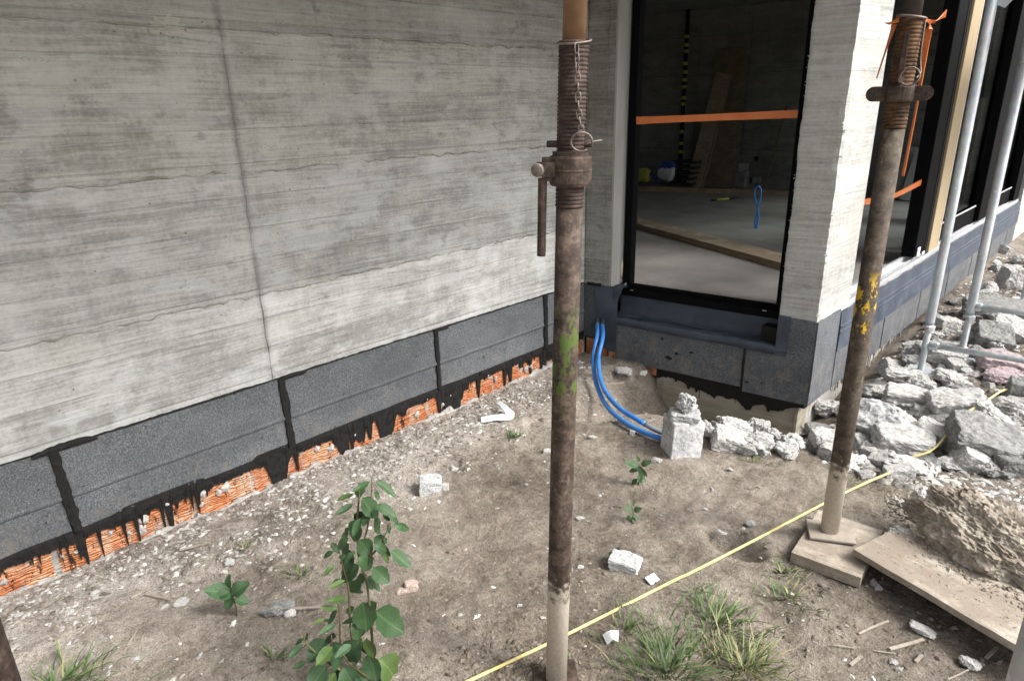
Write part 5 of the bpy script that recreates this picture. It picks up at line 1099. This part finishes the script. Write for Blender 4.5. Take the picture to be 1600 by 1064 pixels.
def leaf(parent, a, b, wr, col):
    a = Vector(a); b = Vector(b); y = (b-a); L = y.length*1.04; y.normalize(); vw = (Vector((0, 0, H))-a).normalized(); z = (vw*.75+Vector((0, 0, .55))+Vector((random.uniform(-.4, .4),)*3)); z = (z-y*z.dot(y)).normalized(); x = y.cross(z)
    key = min(LEAVES, key=lambda r_: abs(r_-wr)); me = random.choice(LEAVES[key]); mt = Matrix(((x.x, y.x, z.x, a.x), (x.y, y.y, z.y, a.y), (x.z, y.z, z.z, a.z), (0, 0, 0, 1))) @ Matrix.Diagonal((L*(wr/key)**.5, L, L, 1))
    o = link('leaf', me, M['leaf'], parent, matrix=mt, smooth=True); o.color = tuple(col)+(1,)
sb = at(552, 1085, 0); sap = tag(empty('sapling', sb), 'leafy green sapling growing in front of the long wall', 'sapling')
def zs_(x, y): return 400+x/3.203, 732+y/3.203
def SP(x, y, dd=0.): 
    u, v = zs_(x, y); p_ = stand(u, v, sb); return p_+view_frame(sb)[1]*dd
stems = [[(600, 1085), (580, 800), (560, 600), (525, 470), (560, 330), (580, 200), (585, 70)], [(600, 1085), (490, 900), (465, 620), (440, 520), (420, 430)], [(590, 1085), (440, 950), (420, 720), (405, 690)], [(520, 470), (510, 300), (520, 170), (520, 110)], [(560, 470), (620, 410), (680, 290)], [(560, 1090), (380, 1000), (260, 900), (235, 840)], [(500, 1090), (400, 1000), (380, 860)]]
for i, st_ in enumerate(stems): link('stem', tube_me(smooth_pts([SP(x, y, -.022+.004*(i % 3)) for x, y in st_], 5), [.0042-.0028*t for t in np.linspace(0, 1, (len(st_)-1)*5+1)], 6), M['stem'], sap, smooth=True)
LV = [(570,70,480,100,.4),(585,95,615,125,.6),(608,95,708,135,.4),(520,110,525,165,.8),(490,150,408,165,.35),(600,185,692,200,.5),(530,165,615,245,.65),(490,205,397,228,.35),(520,225,470,275,.5),(580,235,530,270,.7),(515,255,480,355,.75),(590,265,630,340,.6),(662,240,718,290,.35),(693,300,785,335,.4),(460,325,400,390,.45),(515,350,575,420,.75),(585,370,660,400,.8),(665,375,762,425,.5),(500,410,560,460,.8),(455,430,410,445,.5),(390,435,336,468,.5),(390,475,335,512,.4),(490,445,420,510,.7),(495,395,430,450,.4),(640,420,665,490,.4),(575,455,655,515,.7),(540,475,585,545,.8),(440,535,358,545,.4),(520,510,425,590,.6),(560,550,620,585,.5),(510,565,480,655,.6),(430,570,375,600,.5),(450,632,347,650,.35),(530,630,545,780,.6),(405,705,325,690,.35),(410,715,352,795,.35),(590,725,752,825,.6),(510,745,430,770,.35),(500,750,505,815,.7),(400,805,318,815,.35),(345,775,285,785,.35),(265,790,235,840,.4),(550,810,575,905,.5),(470,845,395,860,.5),(380,855,295,905,.6),(520,860,440,970,.8),(235,880,158,920,.4),(250,925,178,960,.4),(560,905,590,1025,.55),(350,890,258,960,.8),(380,920,430,1005,.8),(350,970,258,1055,.8),(520,945,490,990,.5),(615,975,720,1064,.8),(500,1030,560,1075,.8),(440,1010,490,1080,.8),(400,1030,330,1080,.7),(470,300,440,345,.5),(640,340,655,375,.5),(560,590,600,640,.5),(480,880,540,935,.7),(430,900,350,930,.6)]
for i, (x0, y0, x1, y1, wr) in enumerate(LV):
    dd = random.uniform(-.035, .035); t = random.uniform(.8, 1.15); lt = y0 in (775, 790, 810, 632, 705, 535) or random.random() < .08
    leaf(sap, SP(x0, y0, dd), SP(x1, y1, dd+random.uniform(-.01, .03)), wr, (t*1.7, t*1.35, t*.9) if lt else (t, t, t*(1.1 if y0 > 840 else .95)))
for i, (x0, y0, x1, y1, wr) in enumerate(LV):
    if i % 2 == 0 and y0 > 180:
        ox, oy = random.uniform(-30, 30), random.uniform(-35, 35); k_ = random.uniform(.5, .8); mx_ = 2*x0-x1 if random.random() < .4 else x1; t = random.uniform(.65, 1.1)
        leaf(sap, SP(x0+ox, y0+oy, -.03), SP(x0+ox+(mx_-x0)*k_, y0+oy+(y1-y0)*k_+10, -.03+random.uniform(-.03, .02)), wr, (t, t, t*.95))
def small_plant(name, u, v, label, leaves, sc, seed, col=(1, 1, 1)):
    g = atg(u, v); o = tag(empty(name, g), label, 'seedling'); rt_, fw_ = view_frame(g); s_ = depth(g)/FPX
    def pt(dx, dy, dd=0.): return g+rt_*(dx*s_)+Vector((0, 0, -dy*s_*1.05))+fw_*dd
    link('stem', tube_me([pt(0, 3), pt(1, -20*sc), pt(0, -40*sc)], [.003, .0025, .0015], 6), M['stem'], o, smooth=True)
    for (x0, y0, x1, y1, wr) in [tuple(q_*(.80 if seed == 1 else 1.) for q_ in l_[:4])+(l_[4],) for l_ in leaves]: 
        dd = random.uniform(-.01, .02); t = random.uniform(.85, 1.2); leaf(o, pt(x0, y0, dd), pt(x1, y1, dd+.01), wr, (t*col[0], t*col[1], t*col[2]))
small_plant('seedling', 370, 962, 'broad leaved seedling left of the sapling', [(-2,-45,-40,-78,.65),(-1,-62,-4,-92,.5),(0,-50,28,-70,.8),(0,-45,-18,-22,.6),(2,-42,26,-30,.8),(-4,-58,-30,-62,.6),(2,-46,16,-52,.8)], 1., 1, (1, 1.05, 1))
small_plant('seedling', 997, 757, 'young broad leaved weed in front of the upright block', [(-2,-30,-20,-40,.6),(4,-36,16,-46,.6),(0,-25,-14,-22,.6),(0,-28,12,-18,.7),(2,-14,12,-6,.6),(-2,-12,-10,-4,.6),(0,-40,-4,-50,.5),(0,-20,4,-8,.7),(-1,-32,6,-26,.7)], .8, 2, (1.3, 1.25, 1.2))
small_plant('seedling', 988, 812, 'low faint weed below the other weed in open soil', [(-2,-16,-12,-26,.6),(2,-16,12,-24,.6),(0,-10,-10,-8,.6),(0,-10,10,-6,.6),(0,-22,2,-34,.5),(0,-6,6,0,.6)], .5, 3, (1.2, 1.15, 1.1))
small_plant('seedling', 968, 872, 'small dark weed behind the white brick shaped block', [(-4,-6,-18,-14,.6),(2,-8,12,-18,.6),(0,-8,-4,-20,.6),(6,-6,20,-10,.5)], .4, 4)
small_plant('seedling', 775, 975-0, 'tiny green sprout in bare soil left of the nearest prop', [(0,-4,-8,-8,.5),(0,-4,8,-8,.5)], .2, 5, (1.2, 1.2, 1)) if False else None
def tuft(name, u, v, n, spread, hgt, label, seed, lean=(0, 0), dry=.12):
    rg = random.Random(seed); g = atg(u, v); V_ = []; F_ = []; C2 = []
    for i in range(n):
        a = rg.uniform(0, 6.283); r_ = abs(rg.gauss(0, 1))*spread*.5; bx, by = g.x+math.cos(a)*r_, g.y+math.sin(a)*r_; bz_ = gz(bx, by)-.003
        h_ = hgt*rg.uniform(.45, 1.1); aa = a+rg.uniform(-.9, .9); ou = rg.uniform(.35, 1.25)*h_; dx, dy = math.cos(aa)*ou+lean[0]*h_, math.sin(aa)*ou+lean[1]*h_; wd_ = rg.uniform(.0012, .0030); px_, py_ = -math.sin(aa)*wd_, math.cos(aa)*wd_
        c = (.46, .40, .27) if rg.random() < dry else (lambda t: (.10*t, .165*t, .065*t))(rg.uniform(.6, 1.6)); base_i = len(V_); cr = rg.uniform(1.1, 2.0)
        for k_ in range(5):
            t = k_/4; f_ = 1-t**1.6; x = bx+dx*t**1.35; y = by+dy*t**1.35; z = bz_+h_*(t-.40*cr*t*t*.75)
            V_ += [(x-px_*f_, y-py_*f_, z), (x+px_*f_, y+py_*f_, z+.0008)]; C2 += [c+(1,)]*2
            if k_: F_.append((base_i+2*k_-2, base_i+2*k_-1, base_i+2*k_+1, base_i+2*k_))
    me = mesh(V_, F_); a_ = me.color_attributes.new('tint', 'FLOAT_COLOR', 'POINT'); a_.data.foreach_set('color', np.array(C2, np.float32).reshape(-1))
    tag(link(name, me, M['grass'], smooth=True), label, 'grass', kind='stuff')
tuft('grass_tuft', 1040, 1050, 340, .22, .10, 'thick green grass tuft at the lower edge right of the nearest prop', 1, (-.25, .1), .08)
tuft('grass_tuft', 1120, 975, 210, .16, .085, 'loose grass tuft mixed with straw above the thick tuft', 2, (.1, .1), .12)
tuft('grass_tuft', 1165, 1045, 200, .13, .09, 'dry straw and sparse grass right of the thick tuft', 3, (0, 0), .75)
tuft('grass_tuft', 85, 1075, 150, .16, .10, 'grass tuft in the lower left corner', 4, (.2, .1), .2)
tuft('grass_tuft', 800, 684, 70, .06, .05, 'small grass tuft beside the white plastic strip', 5)
tuft('grass_tuft', 975, 985, 40, .10, .06, 'few thin grass blades beside the plastic wrapper', 6)
tuft('grass_tuft', 1084, 925, 16, .03, .08, 'single upright grass stalks below the cable', 7)
tuft('grass_tuft', 1222, 895, 60, .07, .035, 'pale mossy grass patch left of the timber plate', 8, (0, 0), .3)
tuft('grass_tuft', 1175, 722, 60, .13, .025, 'low creeping grass in front of the foundation rubble', 9)
tuft('grass_tuft', 470, 900, 40, .07, .05, 'thin grass sprig left of the sapling', 10, (0, 0), .3)
tuft('grass_tuft', 378, 858, 30, .04, .035, 'tiny grass sprig in the mortar dust', 11)
tuft('grass_tuft', 1230, 935, 60, .12, .06, 'sparse wiry grass below the timber plate', 12, (0, 0), .5)
tuft('grass_tuft', 430, 1030, 24, .06, .06, 'thin grass blades left of the sapling foot', 13)
tuft('grass_tuft', 1330, 755, 50, .12, .03, 'faint grass at the foot of the rubble beside the second prop', 14, (0, 0), .4)

# ================================================================== things inside the room
FZ = .40
def lean_board(ub, vb, ut, vt, W, T, label, off=.0, col=1.):
    """board leaning on the back wall: foot seen at (ub,vb), top centre at (ut,vt)"""
    Bp = Vector((-3.4, wy(-3.4), 0)); top_ = on_plane(ut, vt, Bp+DN*(.03+off), DN); foot = on_plane(ub, vb, Bp+DN*(.32+off), DN); foot.z = FZ+.01
    z = (top_-foot); L = z.length; z.normalize(); x = (DD-z*DD.dot(z)).normalized(); y = z.cross(x)
    me = box_me(W, T, L, .002); mt = Matrix(((x.x, y.x, z.x, (foot.x+top_.x)/2), (x.y, y.y, z.y, (foot.y+top_.y)/2), (x.z, y.z, z.z, (foot.z+top_.z)/2), (0, 0, 0, 1)))
    o = link('leaning_board', me, M['wood'], matrix=mt); o.color = (col, col, col, 1); tag(o, label, 'board', 'boards leaning inside'); return o
lean_board(1082, 292, 1131, 115, .21, .025, 'short pale board leaning inside in front of the taller one', .10, 1.2)
lean_board(1096, 292, 1143, 116, .05, .05, 'narrow batten leaning between the two inside boards', .04, 1.0)
lean_board(1125, 293, 1143, 77, .42, .022, 'tall wide reddish board leaning on the inside back wall', .0, .75)
lean_board(1194, 296, 1229, 166, .03, .02, 'thin rod leaning on the inside back wall at the right', .0, .7)
A = at(992, 298, FZ); B = at(1236, 306, FZ)
def beam(name, A, B, W, T, z, label, cat, m='wood', col=1.2):
    d = (B-A); L = d.length+.6; o = link(name, board_me(L, W, T, 12, .003, 3), M[m], matrix=Matrix.Translation(Vector(((A.x+B.x)/2, (A.y+B.y)/2, z+T/2))) @ Matrix.Rotation(math.atan2(d.y, d.x), 4, 'Z')); o.color = (col, col*.95, col*.85, 1); tag(o, label, cat)
beam('batten', A, B, .05, .06, FZ, 'long timber batten lying on the floor before the back wall', 'timber')
A = at(990, 352, FZ); B = at(1222, 416, FZ)
beam('floor_plank', A, B, .20, .024, FZ+.001, 'lower timber of the stacked pair lying across the inside floor', 'timber', col=1.1)
n_ = Vector((-(B-A).y, (B-A).x, 0)).normalized()*.03
beam('floor_plank', A+n_, B+n_, .23, .024, FZ+.026, 'upper timber of the stacked pair lying across the inside floor', 'timber', 'wood_dirty', .95)
# striped rod
Bp = Vector((-3.4, wy(-3.4), 0)); a = on_plane(1061, 290, Bp+DN*.12, DN); b = on_plane(1076, 8, Bp+DN*.05, DN); a.z = FZ
rod = tag(empty('striped_rod', a), 'dark rod with yellow bands leaning on the inside back wall', 'rod'); link('rod_tube', tube_me([a, b], .030, 12), M['pole_dark'], rod, smooth=True)
for v in (55, 68, 77, 96, 109, 121, 132, 149, 159, 181, 203, 222, 236):
    t = (290-v)/(290-8); c = a.lerp(b, t); dz_ = (b-a).normalized(); link('yellow_band', tube_me([c-dz_*.022, c+dz_*.022], .0312, 12), M['yell'], rod, smooth=True)
# sacks
def sack(base, dims, m, label, rot, seed, name='sack'):
    bm = bmesh.new(); bmesh.ops.create_cube(bm, size=1); bmesh.ops.subdivide_edges(bm, edges=bm.edges[:], cuts=9, use_grid_fill=True)
    for v in bm.verts:
        c = v.co.copy(); k_ = (abs(c.x*2)**4+abs(c.y*2)**4+abs(c.z*2)**4)**.25; c = c/max(k_, .01)*max(abs(c.x), abs(c.y), abs(c.z))*2*.5
        pin = 1-.35*max(0, c.z+.1); w_ = mnoise.noise(c*4+Vector((seed, 0, 0)))*.07+mnoise.noise(c*11+Vector((seed, 3, 0)))*.035
        v.co = Vector((c.x*dims[0]*(pin+w_), c.y*dims[1]*(pin+w_*1.5), (c.z+.5)*dims[2]*(1+w_)))
    o = link(name, bm_mesh(bm), m, smooth=True, matrix=Matrix.Translation(base) @ Matrix.Rotation(rot[1], 4, 'Z') @ Matrix.Rotation(rot[0], 4, 'Y')); tag(o, label, 'sack'); return o
dang = math.atan2(DD.y, DD.x)
p = at(1030, 297, FZ); sk1 = sack(p+Vector((-.02, .1, .0)), (.46, .26, .52), M['bag_white'], 'white sack with blue print leaning against black crates inside', (R(14), dang), 3)
S1 = wm(sk1)
sk1.data.materials.append(M['bag_blue'])
for f_ in sk1.data.polygons:
    c = f_.center
    if c.y < .05 and .30+.35*c.x < c.z < .43+.25*c.x and c.x < .12: f_.material_index = 1
fc = bpy.data.curves.new('lettering', 'FONT'); fc.body = 'PIXI'; fc.size = .11; fc.extrude = .001; fo = bpy.data.objects.new('lettering', fc); COL.objects.link(fo); fc.materials.append(M['bag_blue'])
mt = S1 @ Matrix.Translation((-.19, -.150, .14)) @ Matrix.Rotation(R(90), 4, 'X') @ Matrix.Rotation(R(-14), 4, 'Z')
dg = bpy.context.evaluated_depsgraph_get(); lm = bpy.data.meshes.new_from_object(fo.evaluated_get(dg)); bpy.data.objects.remove(fo); link('lettering', lm, M['bag_blue'], sk1, matrix=mt)
p = at(1000, 297, FZ); sack(p+Vector((-.03, .1, 0)), (.36, .24, .38), M['bag_yellow'], 'yellow and blue sack at the left edge of the doorway view', (R(4), dang), 8)
cr = tag(empty('crate_stack', at(1062, 294, FZ)+Vector((0, .1, 0))), 'stack of black slatted crates behind the white sack', 'crate'); c0 = cr.location.copy()
for i in range(5):
    for (sx, sy, w_, d_) in ((0, -.13, .34, .012), (0, .13, .34, .012), (-.17, 0, .012, .26), (.17, 0, .012, .26)):
        link('crate_slat', box_me(w_, d_, .035), M['crate'], cr, matrix=Matrix.Translation(c0) @ Matrix.Rotation(dang, 4, 'Z') @ Matrix.Translation((sx+.012*i, sy, .06+i*.075)))
for (u, w_, h_, z_, lab) in ((1140, .10, .22, 0, 'left pale block standing by the inside back wall'), (1156, .16, .22, 0, 'wide pale block standing by the inside back wall'), (1157, .13, .12, .221, 'small block on the wide pale block inside'), (1180, .24, .06, 0, 'low slab fragment on the inside floor'), (1180, .10, .08, .061, 'little cube on the low slab fragment inside')):
    p = at(u, 294, FZ)+DN*-.0; tag(link('concrete_block', box_me(w_, .12, h_, .008), clone.d.setdefault('x', M['rubble_dark']), matrix=Matrix.Translation(p+Vector((0, .03, z_+h_/2+.001))) @ Matrix.Rotation(dang+random.uniform(-.2, .2), 4, 'Z')), lab, 'block')
# blue loop sticking up from the floor, torch on the floor
g = at(1180, 357, FZ); rt_, fw_ = view_frame(g); s_ = depth(g)/FPX
def lp(u, v): return g+rt_*((u-1180)*s_)+Vector((0, 0, (357-v)*s_*1.06))
tag(link('cable_loop', tube_me(smooth_pts([lp(1180, 359), lp(1179, 345), lp(1181, 328), lp(1175, 312), lp(1174, 302), lp(1178, 296), lp(1183, 302), lp(1183, 314), lp(1181, 326), lp(1183, 340), lp(1182, 359)], 6), .0085, 8), M['blue'], smooth=True), 'blue cable loop sticking up from the inside floor', 'cable')
A, B = at(1112, 315, FZ), at(1154, 311, FZ); t = tag(empty('hand_tool', A), 'yellow and black hand tool lying on the inside floor', 'tool')
for (a, b, m) in ((0, .18, 'crate'), (.18, .62, 'yell'), (.62, 1, 'crate')): link('tool_part', tube_me([A.lerp(B, a)+Vector((0, 0, .015)), A.lerp(B, b)+Vector((0, 0, .015))], .013, 8), M[m], t, smooth=True)
# grey sheets leaning inside, seen through the open window
for k_, (u0, v0, u1, v1, wd_, lab) in enumerate(((1413, 313, 1440, 232, .30, 'left grey sheet leaning inside behind the open window'), (1426, 315, 1452, 235, .28, 'right grey sheet leaning inside behind the open window'))):
    Bp = Vector((-2.0, wy(-2.0), 0)); f0 = at(u0, v0, FZ); t0_ = on_plane(u1, v1, f0-DN*.18, DN); z = (t0_-f0); L = z.length; z.normalize(); x = (DD-z*DD.dot(z)).normalized(); y = z.cross(x); c = (f0+t0_)/2
    tag(link('leaning_sheet', box_me(wd_, .015, L, .002), M['plaster'], matrix=Matrix(((x.x, y.x, z.x, c.x), (x.y, y.y, z.y, c.y), (x.z, y.z, z.z, c.z), (0, 0, 0, 1)))), lab, 'sheet', 'sheets leaning inside')

def samp_plank(n):
    t = RNG.random(n); w_ = RNG.random(n); a = at(1345, 862, .097); b = at(1640, 1040, .097); d = np.array([(b-a).x, (b-a).y]); nn = np.array([-d[1], d[0]])/np.linalg.norm(d); k_ = (w_ > .35*RNG.random(n)+.1); P_ = np.array([a.x, a.y])+t[:, None]*d+(w_*.25)[:, None]*nn; return P_[k_, 0], P_[k_, 1]
_gh = gheight
gheight = lambda x, y: np.full(np.shape(x), .0975)
tag(scatter('plank_dirt', 450, samp_plank, .0015, .007, [(.36, .31, .25), (.30, .26, .21), (.42, .37, .30)], flat=.6), 'crumbs of dry earth scattered over the long pale plank', 'soil', kind='stuff')
def samp_lump(n):
    c = at(1524, 868, .09); a = RNG.random(n)*6.283; r_ = 1+np.abs(RNG.normal(0, .22, n)); an = math.atan2(dl.y, dl.x); x = np.cos(a)*.26*r_; y = np.sin(a)*.165*r_; return c.x+.015+x*math.cos(an)-y*math.sin(an), c.y+.055+x*math.sin(an)+y*math.cos(an)
tag(scatter('lump_crumbs', 1600, samp_lump, .002, .012, [(.30, .26, .21), (.24, .20, .16), (.38, .335, .28)], flat=.8), 'crumbs fallen off the big earth lump', 'soil', kind='stuff')
gheight = _gh
